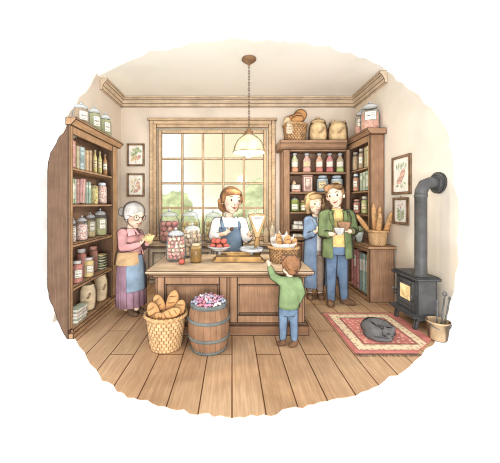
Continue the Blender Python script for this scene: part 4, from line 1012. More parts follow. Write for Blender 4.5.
# ------------------------------------------------ barrel and bread basket on the floor
def barrel():
    d = 2.85; x = xat(208.8, d); t = thing('wooden_barrel', 'wooden barrel with iron hoops heaped with wrapped sweets', 'barrel', (x, d, 0))
    H = .46; R0, R1 = .172, .21
    rad = lambda q: R0 + (R1 - R0) * (1 - (2 * q - 1) ** 2)
    m = M(); m.lathe([(rad(k / 16.), H * k / 16.) for k in range(17)] + [(R0 - .022, H), (R0 - .015, H - .05)], n=64, cap1=True); obj('stave', m, mat('barrel_wood', (158, 114, 80), .06, 7, ink=.006, rim=(.7, 1), pat=pat_staves(22)), t)
    HP = mat('hoop_iron', (108, 113, 110), .08, 12, ink=.007, rim=(.75, 1))
    for q0, q1 in ((.005, .06), (.27, .33), (.64, .70), (.93, 1.01)):
        m = M(); m.lathe([(rad(q0) + .001, H * q0), (rad(q0) + .011, H * q0), (rad(q1) + .011, H * q1), (rad(q1) + .001, H * q1)], n=48, cap0=False, cap1=False); obj('hoop', m, HP, t)
    # sweets heaped on top
    q = random.Random(11); cols = [((206, 126, 160), 'mauve'), ((240, 230, 230), 'white'), ((222, 110, 124), 'pink'), ((150, 160, 182), 'blue grey'), ((226, 160, 176), 'rose')]; proto = {}; k = 0
    for j, (R, n) in enumerate(((.146, 18), (.108, 13), (.07, 8), (.03, 4))):
        for i in range(n):
            a = 2 * pi * i / n + j; c, cn = cols[q.randrange(5)]
            if cn not in proto:
                m = M(); s_ = .020
                m.ell((0, 0, 0), (s_, s_ * .85, s_ * .85), n=10, m=7)
                for sg in (-1, 1): m.cap((sg * s_ * .7, 0, 0), (sg * s_ * 1.5, 0, 0), s_ * .22, s_ * .55, 8)
                o = obj('wrapped_sweet', m, mat('barrel_sweet_%d_%d_%d' % c, pale(c, .12), .05, 40, ink=0, rim=(.5, .8), inkc=lin((90, 70, 100))))
                proto[cn] = o
            else: o = proto[cn].copy(); COL.objects.link(o)
            tag(o, '%s wrapped sweet heaped in the wooden barrel' % cn, 'sweet', '%s wrapped sweets in the barrel' % cn)
            o.location = (x + R * cos(a) + q.uniform(-.006, .006), d + R * sin(a) + q.uniform(-.006, .006), H + .006 + .013 * j + q.uniform(0, .012)); o.rotation_euler = (q.uniform(-.6, .6), q.uniform(-.6, .6), q.random() * 6)
    m = M(); m.lathe([(R0 - .03, H - .02), (.13, H - .0), (.07, H + .022), (.01, H + .03)], (0, 0, 0), 20); obj('inner_heap', m, mat('heap_mauve', (196, 150, 172), .12, 40, ink=0), t)
barrel()
d = 2.86; x = xat(166, d); basket('big wicker floor basket of bread beside the barrel', x, d, 0, .155, .205, .335, mat('wicker_floor', (226, 184, 128), .06, 16, ink=0, rim=(.62, .86), pat=pat_brick(1 / 26., 1 / 11., .006, (160, 116, 74), .9)))
for lab, dx, dy, z, dr, L, r in (('upright loaf at the back of the floor basket', .045, .06, .40, (.22, .1, 1), .31, .068), ('loaf leaning to the old woman side at the back of the floor basket', -.075, .05, .375, (-.35, .1, 1), .28, .066),
        ('loaf nearest the old woman in front in the floor basket', -.105, -.05, .34, (-.28, -.1, 1), .27, .066), ('loaf beside the barrel in the floor basket', .125, .01, .35, (.35, .1, .9), .25, .062),
        ('loaf lying across the front of the floor basket', .05, -.095, .355, (1, .1, .42), .25, .054), ('small loaf lying in the middle of the floor basket', -.03, -.1, .335, (1, 0, -.1), .16, .045)):
    loaf(lab, (x + dx, d + dy, z), dr, L, r, 4, 'loaves in the floor basket', up=(0, -1, .35))

# ------------------------------------------------ bucket and fire tools
d = 3.0; x = 2.205
t = thing('fire_bucket', 'tan bucket holding fire tools beside the stove', 'bucket', (x, d, .0))
m = M(); m.lathe([(.082, .004), (.088, .02), (.108, .185), (.116, .19), (.116, .205), (.108, .207), (.10, .19), (.08, .03)], n=28); obj('bucket_body', m, mat('bucket_tan', (198, 164, 122), .06, 9, ink=.005, rim=RIM), t)
m = M(); m.tube([(-.112, 0, .19)] + [(-.116 * cos(a), -.02 - .075 * sin(a), .19 - .05 * sin(a)) for a in [pi * k / 8 for k in range(1, 8)]] + [(.112, 0, .19)], .005, 6); obj('bucket_handle', m, mat('tool_iron', (104, 106, 108), .1, 12, ink=.003, rim=RIM), t)
TI = mat('tool_iron', (104, 106, 108), .1, 12, ink=.003, rim=RIM)
for lab, dx, tx, h, knob in (('iron poker with a ring handle standing in the fire bucket', .02, .07, .43, 'ring'), ('small iron shovel standing in the fire bucket', .045, .10, .40, 'ball'), ('iron fire tongs handle standing in the fire bucket', -.01, .02, .37, 'ball')):
    tt = thing('fire_tool', lab, 'fire tool', (x + dx, d, .03)); top = V((tx, .02, h)); m = M(); m.cap((0, 0, .0), top, .008); m.box(-.02, .02, -.006, .006, .0, .06); obj('shaft', m, TI, tt)
    m = M()
    if knob == 'ring': m.tube([top + V((.02 * cos(a), 0, .02 + .02 * sin(a))) for a in [2 * pi * k / 14 for k in range(14)]], .007, 6, True)
    else: m.ell(top, (.014, .014, .022))
    obj('handle', m, TI, tt)
# ================================================================== people
SKIN = mat('skin_light', (248, 214, 184), .05, 9, ink=0, rim=(.42, .66), inkc=lin((110, 70, 52)), rough=.7)
def hand(B, w, d, nrm, thumb, L, curl=.5):
    "palm, four fingers of unequal length and a thumb leaving the side of the palm"
    d = d.normalized(); nrm = (nrm - d * nrm.dot(d)).normalized(); s = d.cross(nrm).normalized()
    ts = s if s.dot(thumb) > 0 else -s
    B.cap(w - d * .10 * L, w + d * .18 * L, .17 * L, .19 * L)
    B.ell(w + d * .30 * L, (.25 * L, .34 * L, .14 * L), (s, d, nrm))
    for i, fl in enumerate((.42, .50, .46, .36)):
        p = w + d * (.56 - .03 * abs(i - 1.2)) * L + ts * (1.5 - i) * .135 * L; a = .15; pts = [p - d * .1 * L]; q = p; pts.append(q)
        for k, seg in enumerate((.42, .33, .25)):
            a += curl * (.6 if k == 0 else .8); q = q + (d * cos(a) + nrm * sin(a)) * fl * L * seg; pts.append(q)
        B.chain(pts, [.085 * L, .08 * L, .075 * L, .068 * L, .055 * L], 8)
    p = w + d * .14 * L + ts * .2 * L; q1 = p + (d * .55 + ts * .65 + nrm * .25).normalized() * .24 * L; q2 = q1 + (d * .8 + ts * .15 + nrm * (.2 + .5 * curl)).normalized() * .2 * L
    B.chain([p - ts * .08 * L, q1, q2], [.10 * L, .085 * L, .065 * L], 8)

class Person:
    def __init__(s, label, px, d, f):
        s.d = d; s.o = V((xat(px, d), d, 0)); s.t = thing('person', label, 'person', s.o)
        s.f = V((f[0], f[1], 0)).normalized(); s.u = V((0, 0, 1)); s.r = s.f.cross(s.u); s.k = d / F
        s.B = M()
    def P(s, px, py, dd=0):
        return at(px, py, s.d + dd) - s.o
    def head(s, c, R, f, tilt=0, up=None, wide=.88):
        f = f.normalized(); u = (up or V((0, 0, 1))); u = (u - f * u.dot(f)).normalized(); r = f.cross(u); s.wide = wide
        if tilt: q = Matrix.Rotation(tilt, 3, f); u = q @ u; r = q @ r
        s.hc, s.R, s.hf, s.hu, s.hr = c, R, f, u, r
        ax = (r, f, u); B = s.B
        s.es = [(c + u * .12 * R, (.80 * R * wide, .86 * R, .86 * R)), (c - u * .38 * R + f * .10 * R, (.62 * R * wide, .66 * R, .60 * R))]
        for e in s.es: B.ell(e[0], e[1], ax, 24, 16)
        B.ell(c - u * .84 * R + f * .38 * R, (.24 * R, .22 * R, .16 * R), ax)
        np = s.fp(0, -.16); B.chain([np + u * .22 * R - f * .03 * R, np + f * .10 * R - u * .06 * R], [.06 * R, .115 * R], 10)
        for sg in (-1, 1): B.ell(c + r * sg * .80 * R * wide - u * .10 * R - f * .06 * R, (.10 * R, .17 * R, .24 * R), ax)
    def fp(s, az, el, lift=0):
        "point on the face: az to the person's right, el up"
        dv = s.hf * (cos(az) * cos(el)) + s.hr * (sin(az) * cos(el)) + s.hu * sin(el); best = 0
        for c, rad in s.es:
            loc = s.hc - c; o = V((loc.dot(s.hr) / rad[0], loc.dot(s.hf) / rad[1], loc.dot(s.hu) / rad[2])); q = V((dv.dot(s.hr) / rad[0], dv.dot(s.hf) / rad[1], dv.dot(s.hu) / rad[2]))
            A, Bq, C = q.dot(q), 2 * o.dot(q), o.dot(o) - 1; D = Bq * Bq - 4 * A * C
            if D > 0: best = max(best, (-Bq + sqrt(D)) / (2 * A))
        return s.hc + dv * (best + lift * s.R)
    def face(s, brow, smile=.10, eye=.075, lip=(176, 84, 74), open_=False, sp=.36, lids=False):
        R = s.R; ax = (s.hr, s.hf, s.hu)
        for sg in (-1, 1):
            m = M()
            if lids: m.tube([s.fp(sg * sp - .14, .06, .0), s.fp(sg * sp, .01, .01), s.fp(sg * sp + .14, .06, .0)], .035 * R, 8)
            else: m.ell(s.fp(sg * sp, .07), (eye * R, .05 * R, eye * 1.35 * R), ax, 12, 8)
            obj('eye', m, mat('eye_dark', (52, 38, 32), .02, ink=0), s.t)
            m = M(); m.tube([s.fp(sg * (sp - .20), .33, .01), s.fp(sg * sp, .40, .01), s.fp(sg * (sp + .20), .33, .01)], [.022 * R, .032 * R, .018 * R], 8); obj('eyebrow', m, brow, s.t)
            m = M(); c = s.fp(sg * .68, -.28, -.035); n = (c - s.hc).normalized(); x, y, z = frame(n); m.ell(c, (.20 * R, .17 * R, .045 * R), (x, y, z), 14, 8); obj('cheek', m, mat('cheek_pink', (246, 184, 158), .04, 12, ink=0), s.t)
        m = M(); w = .36 if open_ else .28
        m.tube([s.fp(-w, -.60 + smile, .012), s.fp(-w * .5, -.60 + smile * .2, .012), s.fp(0, -.60, .012), s.fp(w * .5, -.60 + smile * .2, .012), s.fp(w, -.60 + smile, .012)], [.02 * R, .035 * R, .045 * R if not open_ else .085 * R, .035 * R, .02 * R], 8)
        obj('mouth', m, mat('lip_%d' % lip[0], lip, .04, ink=0), s.t)
        m = M(); np = s.fp(0, -.16); m.tube([np + s.hf * .13 * R - s.hu * .17 * R - s.hr * .10 * R, np + s.hf * .19 * R - s.hu * .19 * R, np + s.hf * .13 * R - s.hu * .17 * R + s.hr * .10 * R], .016 * R, 6)
        obj('nose_line', m, mat('nose_line', (190, 130, 100), .03, ink=0), s.t)
    def garment(s, name, m, mt, voxel=.010, sm=3): return obj(name, m, mt, s.t, voxel=voxel, smooth=sm)
    def done(s): return obj('body', s.B, SKIN, s.t, voxel=.0062, smooth=2)
def cloth(name, c, var=.10, scale=8, rim=(.34, .56), ink=lin((58, 44, 42)), **k): return mat('cloth_' + name, c, var, scale, ink=0, rim=rim, inkc=ink, rough=.9, spec=.05, **k)
def hairm(name, c): return mat('hair_' + name, c, .12, 5, 2, ink=0, rim=(.34, .62), inkc=lin((74, 50, 36)), rough=.6)
def shoe(p, heel, toe, r, c=(120, 84, 58)):
    d = (toe - heel); L = d.length; d.normalize(); s_ = d.cross(V((0, 0, 1))).normalized(); m = M()
    m.cap(heel + V((0, 0, r)), heel + d * L * .35 + V((0, 0, r * 1.05)), r * .95, r * 1.0); m.ell(heel + d * L * .62 + V((0, 0, r * .80)), (L * .40, r * 1.12, r * .80), (d, s_, V((0, 0, 1)))); m.cap(heel + V((0, 0, r)), heel + V((0, 0, r * 1.9)), r * .9, r * .85)
    n = 22; out = []
    for k in range(n):
        q = 2 * pi * k / n; out.append(heel + d * (L * .45 + L * .56 * cos(q)) + s_ * (r * 1.16 * sin(q)))
    m.prism([(v.x, v.y) for v in out], 2, .003, .02)
    return p.garment('shoe', m, mat('shoe_%d' % c[0], c, .1, 12, ink=0, rim=(.5, .9)), .008, 2)

# ------------------------------------------------ the old woman
def old_woman():
    p = Person('old woman with a grey bun, glasses, pink cardigan and blue apron by the tall bookcase', 131.5, 3.72, (.80, -.60)); P, B, k = p.P, p.B, p.k
    c = P(134.6, 215.2, -.02); R = 12.2 * k
    p.head(c, R, V((.74, -.62, -.24)), 0)
    B.cap(P(131, 226, 0), P(130, 233, 0), .055, .065)
    sh = V(p.r); F_ = V(p.f)
    # torso and legs inside the clothes
    B.loft([(P(130.5, 231, .0), .07, .06), (P(130, 238, .0), .13, .10), (P(130, 252, .0), .14, .12), (P(131, 264, 0), .14, .12), (P(131, 290, 0), .11, .1)], sh, F_)
    for dx in (-5, 5.5): B.cap(P(131 + dx, 285, 0), P(131 + dx, 308, -.02), .06, .04)
    # arms: near arm on the viewer's side, other behind
    nS, nE, nW = P(122.5, 233.5, -.12), P(122.8, 247.5, -.16), P(138.2, 244.8, -.20)
    fS, fE, fW = P(138.5, 234, .06), P(143.5, 246, .06), P(147.3, 243.4, -.10)
    B.chain([nS, nE, nW], [.05, .04, .03]); B.chain([fS, fE, fW], [.045, .036, .028])
    hold = P(148.6, 238.8, -.18)
    hand(B, P(139.3, 244.4, -.20), P(146.5, 240, -.19) - P(139.3, 244.4, -.20), V((.3, .2, .9)), V((0, -.5, .8)), .105, .55)
    hand(B, P(148.2, 243.2, -.11), P(150.5, 238.5, -.15) - P(148.2, 243.2, -.11), V((-.5, -.6, .3)), V((-.6, 0, .6)), .095, .5)
    p.done(); BR = hairm('grey', (214, 214, 212)); p.face(mat('brow_grey', (170, 166, 160), .04, ink=0), .06, .055, sp=.36)
    # hair and bun
    m = M(); f, u, r = p.hf, p.hu, p.hr; ax = (r, f, u)
    m.ell(c + u * .34 * R - f * .16 * R, (.86 * R, .96 * R, .80 * R), ax, 24, 16)
    for sg in (-1, 1): m.ell(c + r * sg * .66 * R + u * .10 * R - f * .16 * R, (.22 * R, .46 * R, .52 * R), ax)
    m.ell(c - f * .5 * R - u * .35 * R, (.6 * R, .45 * R, .5 * R), ax)
    p.garment('hair', m, BR, .009); m = M(); m.ell(P(122.6, 211.8, .08), (.062, .062, .068)); m.ell(P(124.6, 213, .06), .05); p.garment('hair_bun', m, hairm('bun', (196, 196, 196)), .008)
    g = M()
    for sg in (-1, 1):
        cc = p.fp(sg * .37, .02, .10); x = (p.hr * cos(.25 * sg) - f * sin(.25 * sg)).normalized()
        g.tube([cc + x * .21 * R * cos(a) + u * .21 * R * sin(a) for a in [2 * pi * i / 20 for i in range(20)]], .026 * R, 6, True)
        g.tube([p.fp(sg * .60, .05, .10), p.fp(sg * 1.05, .08, .06), p.fp(sg * 1.45, .05, .10)], .022 * R, 6)
    g.tube([p.fp(-.15, .05, .10), p.fp(0, .09, .12), p.fp(.15, .05, .10)], .022 * R, 6); obj('glasses', g, mat('glasses_dark', (84, 76, 72), .03, ink=0), p.t)
    # skirt, apron
    PUR = cloth('purple', (176, 128, 160), .10, 7, pat=None)
    ring_ = [(P(130, 252, .0), .155, .13), (P(130.5, 262, .0), .175, .155), (P(131, 280, .0), .188, .17), (P(131.3, 292, .0), .196, .178), (P(131.5, 304, .0), .200, .182)]
    m = M(); N = 60
    rows = [[cc + sh * ((rx + .007 * min(1, j / 2.) * sin(i * 2 * pi * 15 / N)) * sin(2 * pi * i / N)) + F_ * ((ry + .007 * min(1, j / 2.) * sin(i * 2 * pi * 15 / N)) * cos(2 * pi * i / N)) for i in range(N)] for j, (cc, rx, ry) in enumerate(ring_)]
    m.grid(rows, True, True, True); obj('skirt', m, mat('cloth_purple_skirt', (176, 136, 160), .06, 7, ink=0, rim=(.7, 1), pat=pat_staves(15)), p.t)
    m = M(); m.loft([(cc, rx + .020, ry + .020) for cc, rx, ry in [(P(130.5, 254, 0), .16, .135)] + ring_[1:3] + [(P(131.2, 288.5, 0), .192, .174)]], sh, F_, 26, -70, 48, .022); p.garment('apron', m, cloth('blue_apron', (140, 168, 194), .08, 6), .009)
    # cardigan
    PK = cloth('pink', (212, 150, 148), .07, 7)
    m = M()
    m.loft([(P(130.6, 229.5, .0), .075, .07), (P(130.3, 232, .0), .12, .10), (P(130, 238, .0), .158, .135), (P(129.8, 247, .0), .168, .148), (P(130, 254, .0), .170, .152)], sh, F_)
    m.chain([P(124, 232.5, -.08), nS, nE], [.07, .075, .064]); m.chain([nE, P(131, 247.2, -.19), nW], [.064, .056, .044]); m.chain([fS, fE, fW], [.07, .058, .042])
    p.garment('cardigan', m, PK)
    m = M(); m.loft([(P(130, 250.5, 0), .178, .16), (P(129.8, 256, 0), .190, .172), (P(129.7, 263.5, 0), .204, .186)], sh, F_, 30, -6, 190, .024); p.garment('shawl_hem', m, cloth('tan', (214, 172, 120), .08, 7), .009)
    m = M(); m.loft([(P(130, 245, 0), .176, .158), (P(130, 254, 0), .186, .168), (P(130, 262.5, 0), .204, .186)], sh, F_, 12, -62, -38, .022); p.garment('scarf_end', m, cloth('pink_pale', (226, 156, 148), .08, 7), .008)
    m = M()
    cl = P(131.6, 228.8, -.03)
    for sg in (-1, 1): m.add([cl + F_ * .06, cl + sh * sg * .085 + V((0, 0, .0)) + F_ * .01, cl + sh * sg * .11 + F_ * .09 - V((0, 0, .085)), cl + sh * sg * .02 + F_ * .115 - V((0, 0, .07))], [(0, 1, 2, 3)])
    for v in range(0): pass
    mm = M()
    for f_ in m.f:
        a = [V(m.v[i]) for i in f_]; n = (a[1] - a[0]).cross(a[2] - a[0]).normalized() * .012; mm.add([q - n for q in a] + [q + n for q in a], [(3, 2, 1, 0), (4, 5, 6, 7), (0, 1, 5, 4), (1, 2, 6, 5), (2, 3, 7, 6), (3, 0, 4, 7)])
    p.garment('collar', mm, cloth('pink_collar', (234, 172, 172), .06, 9), .006, 2)
    for a, b in (((129.5, 312.6, -.05), (137.5, 312.6, -.12)), ((139.0, 309.6, .04), (147, 309.8, -.04))):
        h_ = P(*a); t_ = P(*b); h_.z = t_.z = 0; shoe(p, h_, t_, .033, (108, 82, 62))
    # the parcel she holds
    t = thing('paper_packet', 'crumpled yellow paper packet in the hands of the old woman', 'packet', p.o + hold)
    m = M(); q = random.Random(3)
    for i in range(13):
        a = q.random() * 6.28; m.ell(V((.035 * cos(a), .03 * sin(a), q.uniform(-.035, .03))), (q.uniform(.02, .045), .012, .022), (V((cos(a * 2), sin(a * 2), .5)).normalized(), V((-sin(a * 2), cos(a * 2), 0)), V((0, 0, 1))), 8, 6)
    m.ell((0, 0, 0), (.045, .03, .04)); m.v = [(a * 1.35, b * 1.2, c_ * 1.2) for a, b, c_ in m.v]; obj('packet_paper', m, mat('packet_yellow', (222, 192, 124), .12, 14, ink=0, rim=(.45, .85)), t, voxel=.007, smooth=1)
old_woman()

# ------------------------------------------------ the shopkeeper
def keeper():
    p = Person('smiling shopkeeper in a white blouse and blue apron standing behind the counter', 230, 4.33, (.18, -.98)); P, B, k = p.P, p.B, p.k
    c = P(231.6, 200.6, -.02); R = 13.0 * k
    p.head(c, R, V((.34, -.92, -.06)), -.08)
    B.cap(P(229.5, 211, .02), P(229, 219, .02), .06, .065); sh, F_ = p.r, p.f
    B.loft([(P(229, 218, .02), .09, .07), (P(229.5, 224, .02), .17, .10), (P(230, 240, .02), .16, .11), (P(230, 254, .02), .16, .12), (P(230, 262, .02), .17, .13)], sh, F_)
    for dx in (-5, 5): B.chain([P(230 + dx, 258, .02), P(230 + dx, 278, .02), P(230 + dx, 297, .02)], [.085, .065, .045])
    lS, lE, lW = P(217, 222.5, .02), P(213.3, 236.5, -.02), P(225.5, 233.6, -.17)
    rS, rE, rW = P(241.8, 222.5, .02), P(246.8, 238.5, -.03), P(250.3, 233.4, -.16)
    B.chain([lS, lE, lW], [.055, .046, .036]); B.chain([rS, rE, rW], [.055, .046, .036])
    hand(B, P(226.2, 233.3, -.175), P(231, 229.5, -.19) - P(226.2, 233.3, -.175), V((.1, -.5, .6)), V((.3, -.2, .9)), .12, .75)
    hand(B, P(250.5, 233, -.17), P(253.5, 229, -.20) - P(250.5, 233, -.17), V((.7, -.2, -.4)), V((-.3, -.5, .5)), .115, .4)
    p.done(); p.face(mat('brow_brown', (136, 90, 58), .04, ink=0), .11, .07, open_=True)
    HB = hairm('chestnut', (188, 128, 78)); m = M(); f, u, r = p.hf, p.hu, p.hr; ax = (r, f, u)
    m.ell(c + u * .24 * R - f * .24 * R, (.86 * R, .92 * R, .88 * R), ax, 24, 16)
    m.ell(c + u * .58 * R + f * .32 * R + r * .06 * R, (.72 * R, .52 * R, .38 * R), ax)
    m.ell(c + r * .74 * R + u * .18 * R + f * .12 * R, (.15 * R, .30 * R, .44 * R), ax); m.ell(c - r * .74 * R + u * .16 * R + f * .10 * R, (.14 * R, .26 * R, .40 * R), ax)
    m.chain([c + r * .85 * R - u * .1 * R - f * .2 * R, c + r * .75 * R - u * .5 * R - f * .35 * R, c + r * .62 * R - u * .75 * R - f * .4 * R], [.2 * R, .19 * R, .17 * R])
    p.garment('hair', m, HB, .010); m = M(); m.ell(P(222.6, 208.4, .06), (.046, .05, .058)); m.ell(P(224, 210.2, .05), .04); p.garment('hair_bun', m, hairm('chestnut_bun', (170, 112, 66)), .008)
    WH = cloth('white', (234, 232, 228), .03, 8, rim=(.34, .56), ink=lin((64, 60, 64)))
    m = M(); m.loft([(P(229, 216.6, .02), .085, .07), (P(229.2, 219.5, .02), .17, .11), (P(229.6, 225, .02), .205, .135), (P(230, 238, .02), .19, .14), (P(230, 250, .02), .185, .145)], sh, F_)
    m.chain([P(219.5, 222, .02), lS, lE], [.085, .092, .082]); m.chain([lE, P(217.5, 236.6, -.08)], [.082, .070]); m.chain([P(239.6, 222, .02), rS, rE], [.085, .092, .082]); m.chain([rE, P(248.6, 237.4, -.08)], [.080, .066])
    p.garment('blouse', m, WH)
    m = M(); n0 = P(229, 217.5, .02)
    for sg in (-1, 1): m.chain([n0 + F_ * .10 + V((0, 0, -.02)), n0 + sh * sg * .055 + F_ * .105 - V((0, 0, .065)), n0 + sh * sg * .10 + F_ * .06 - V((0, 0, .0))], [.014, .03, .018])
    p.garment('collar', m, cloth('white_collar', (250, 249, 246), .02, 8, rim=(.5, .85), ink=lin((110, 106, 110))), .007, 2)
    BL = cloth('denim', (104, 130, 160), .08, 6)
    m = M(); m.loft([(P(229.8, 226.5, .02), .195, .162), (P(230, 238, .02), .208, .168), (P(230, 252, .02), .212, .175), (P(230, 280, .02), .23, .20)], sh, F_, 30, -74, 74, .026)
    for sg in (-1, 1): m.chain([P(229.8, 226.5, .02) + sh * sg * .13 + F_ * .13, P(229.4, 221.5, .02) + sh * sg * .135 + F_ * .085, P(229.2, 218, .03) + sh * sg * .12 + F_ * .0, P(229.4, 224, .03) + sh * sg * .11 - F_ * .13], [.026, .026, .026, .024], 10)
    p.garment('apron', m, BL, .009)
    m = M(); m.loft([(P(230, 248, .02), .192, .152), (P(230, 262, .02), .21, .17), (P(230, 284, .02), .23, .19)], sh, F_); p.garment('skirt', m, cloth('dark_skirt', (112, 110, 128), .1, 7), .012)
    for dx in (-5, 5):
        h_ = P(230 + dx, 297, .06); t_ = P(230 + dx + 1, 297, -.12); h_.z = t_.z = 0; shoe(p, h_, t_, .036)
    t = thing('chocolate_truffle', 'dark brown truffle between the fingers of the shopkeeper', 'sweet', p.o + P(231.6, 229.2, -.245))
    m = M(); m.ell((0, 0, 0), (.032, .028, .027)); m.ell((.01, -.004, .012), (.02, .02, .02)); obj('truffle', m, mat('truffle_brown', (98, 72, 54), .14, 30, ink=0, rim=(.5, .9)), t, voxel=.006, smooth=2)
keeper()

# ------------------------------------------------ the man
def man():
    p = Person('young man in an open green jacket, yellow shirt and blue jeans holding two bowls', 336.5, 4.05, (-.22, -.97)); P, B, k = p.P, p.B, p.k; sh, F_ = p.r, p.f
    c = P(335.2, 195.6, -.02); R = 11.8 * k
    p.head(c, R, V((-.48, -.86, -.10)), .14, wide=.84)
    B.cap(P(336.5, 204, .02), P(337, 212, .02), .058, .066)
    B.loft([(P(337, 210, .02), .10, .07), (P(337, 216, .02), .17, .10), (P(337, 232, .02), .155, .11), (P(337, 246, .02), .155, .115), (P(337, 252, .02), .16, .12)], sh, F_)
    L0, L1, L2 = P(331.6, 250, .02), P(331.2, 273, -.0), P(331, 299, .0)
    R0, R1, R2 = P(341.8, 250, .02), P(342.6, 273, -.0), P(344, 297.5, .04)
    for q in ((L0, L1, L2), (R0, R1, R2)): B.chain(list(q), [.08, .06, .042])
    aS, aE, aW = P(324.2, 215.5, .02), P(322.6, 233.5, .0), P(332.5, 234.2, -.20)
    bS, bE, bW = P(349.4, 215, .02), P(353.6, 230.5, -.04), P(349.6, 231.3, -.19)
    B.chain([aS, aE, aW], [.055, .048, .036]); B.chain([bS, bE, bW], [.055, .048, .036])
    hand(B, P(333, 234.2, -.205), P(338, 233.5, -.215) - P(333, 234.2, -.205), V((.0, .1, .9)), V((-.2, -.9, .2)), .12, .55)
    hand(B, P(349.4, 231.0, -.20), P(344.8, 229.6, -.22) - P(349.4, 231.0, -.20), V((-.3, .9, .25)), V((0, -.2, 1)), .12, .5)
    p.done(); p.face(mat('brow_man', (120, 80, 52), .04, ink=0), .12, .07, open_=True)
    HB = hairm('brown', (182, 132, 84)); m = M(); f, u, r = p.hf, p.hu, p.hr; ax = (r, f, u)
    m.ell(c + u * .30 * R - f * .24 * R, (.77 * R, .90 * R, .80 * R), ax, 24, 16)
    m.ell(c + u * .78 * R + f * .34 * R + r * .22 * R, (.62 * R, .46 * R, .28 * R), ax); m.ell(c + u * .70 * R + f * .40 * R - r * .40 * R, (.40 * R, .40 * R, .26 * R), ax); m.ell(c + u * .62 * R + f * .5 * R + r * .50 * R, (.24 * R, .3 * R, .24 * R), ax)
    for sg in (-1, 1): m.ell(c + r * sg * .64 * R + u * .22 * R - f * .06 * R, (.15 * R, .28 * R, .36 * R), ax)
    m.ell(c - f * .62 * R - u * .25 * R, (.55 * R, .30 * R, .45 * R), ax); p.garment('hair', m, HB, .009)
    m = M(); m.loft([(P(337, 208.5, .02), .085, .075), (P(337, 211, .02), .12, .09), (P(337, 217, .02), .172, .125), (P(337, 232, .02), .170, .135), (P(337.2, 246, .02), .172, .135)], sh, F_); p.garment('shirt', m, cloth('yellow', (240, 206, 120), .08, 7))
    m = M(); m.loft([(P(337, 243, .02), .162, .125), (P(337, 250, .02), .172, .135), (P(336.8, 254, .02), .168, .13)], sh, F_)
    for q in ((L0, L1, L2), (R0, R1, R2)): m.chain(list(q), [.100, .080, .062])
    p.garment('jeans', m, cloth('jeans', (102, 130, 164), .08, 6))
    G = cloth('green_jacket', (116, 136, 86), .08, 7)
    m = M(); m.loft([(P(337, 209.6, .02), .115, .095), (P(337, 212, .02), .175, .125), (P(337, 217, .02), .205, .155), (P(337, 232, .02), .212, .165), (P(337.2, 246, .02), .222, .172), (P(337.4, 257, .02), .232, .178)], sh, F_, 40, 21, 336, .03)
    m.chain([P(327.5, 214, .02), aS, aE], [.08, .085, .072]); m.chain([aE, P(328.5, 234.6, -.13)], [.072, .056]); m.chain([P(346.2, 214, .02), bS, bE], [.08, .085, .074]); m.chain([bE, P(351.6, 231.2, -.115)], [.072, .056])
    p.garment('jacket', m, G)
    m = M(); n0 = P(337, 210, .02)
    for sg in (-1, 1): m.chain([n0 + sh * sg * .02 * 0 - F_ * .07 + sh * sg * .09 + V((0, 0, .02)), n0 + sh * sg * .10 + F_ * .09 - V((0, 0, .03)), n0 + sh * sg * .095 + F_ * .17 - V((0, 0, .12)), n0 + sh * sg * .07 + F_ * .185 - V((0, 0, .22))], [.022, .030, .034, .014], 10)
    p.garment('jacket_collar', m, cloth('green_collar', (112, 132, 80), .07, 7), .008)
    for a, b in (((331, 300, .03), (329.8, 300, -.14)), ((342.5, 297, .04), (356, 298, -.06))):
        h_ = P(*a); t_ = P(*b); h_.z = t_.z = 0; shoe(p, h_, t_, .048, (122, 86, 60))
    for nm, lab, px, py, dd, r, h, col in (('brown_bowl', 'brown pottery bowl in the raised hand of the man', 344.2, 226.2, -.27, 7.2, 8.8, (172, 124, 88)), ('white_cup', 'pale grey pottery bowl in the lower hand of the man', 339.4, 231.2, -.29, 5.8, 7.6, (204, 206, 204))):
        r = r * k * .9; h = h * k * .9; cc = p.o + P(px, py, dd) - V((0, 0, h / 2))
        t = thing('pottery_bowl', lab, 'bowl', cc); m = M(); m.lathe([(r * .48, 0), (r * .52, h * .08), (r * .86, h * .42), (r * 1.0, h * .92), (r * .99, h), (r * .92, h), (r * .8, h * .5), (r * .4, h * .18)]); obj('bowl', m, mat('pottery_%d' % col[0], col, .08, 14, ink=.003, rim=RIM), t)
man()

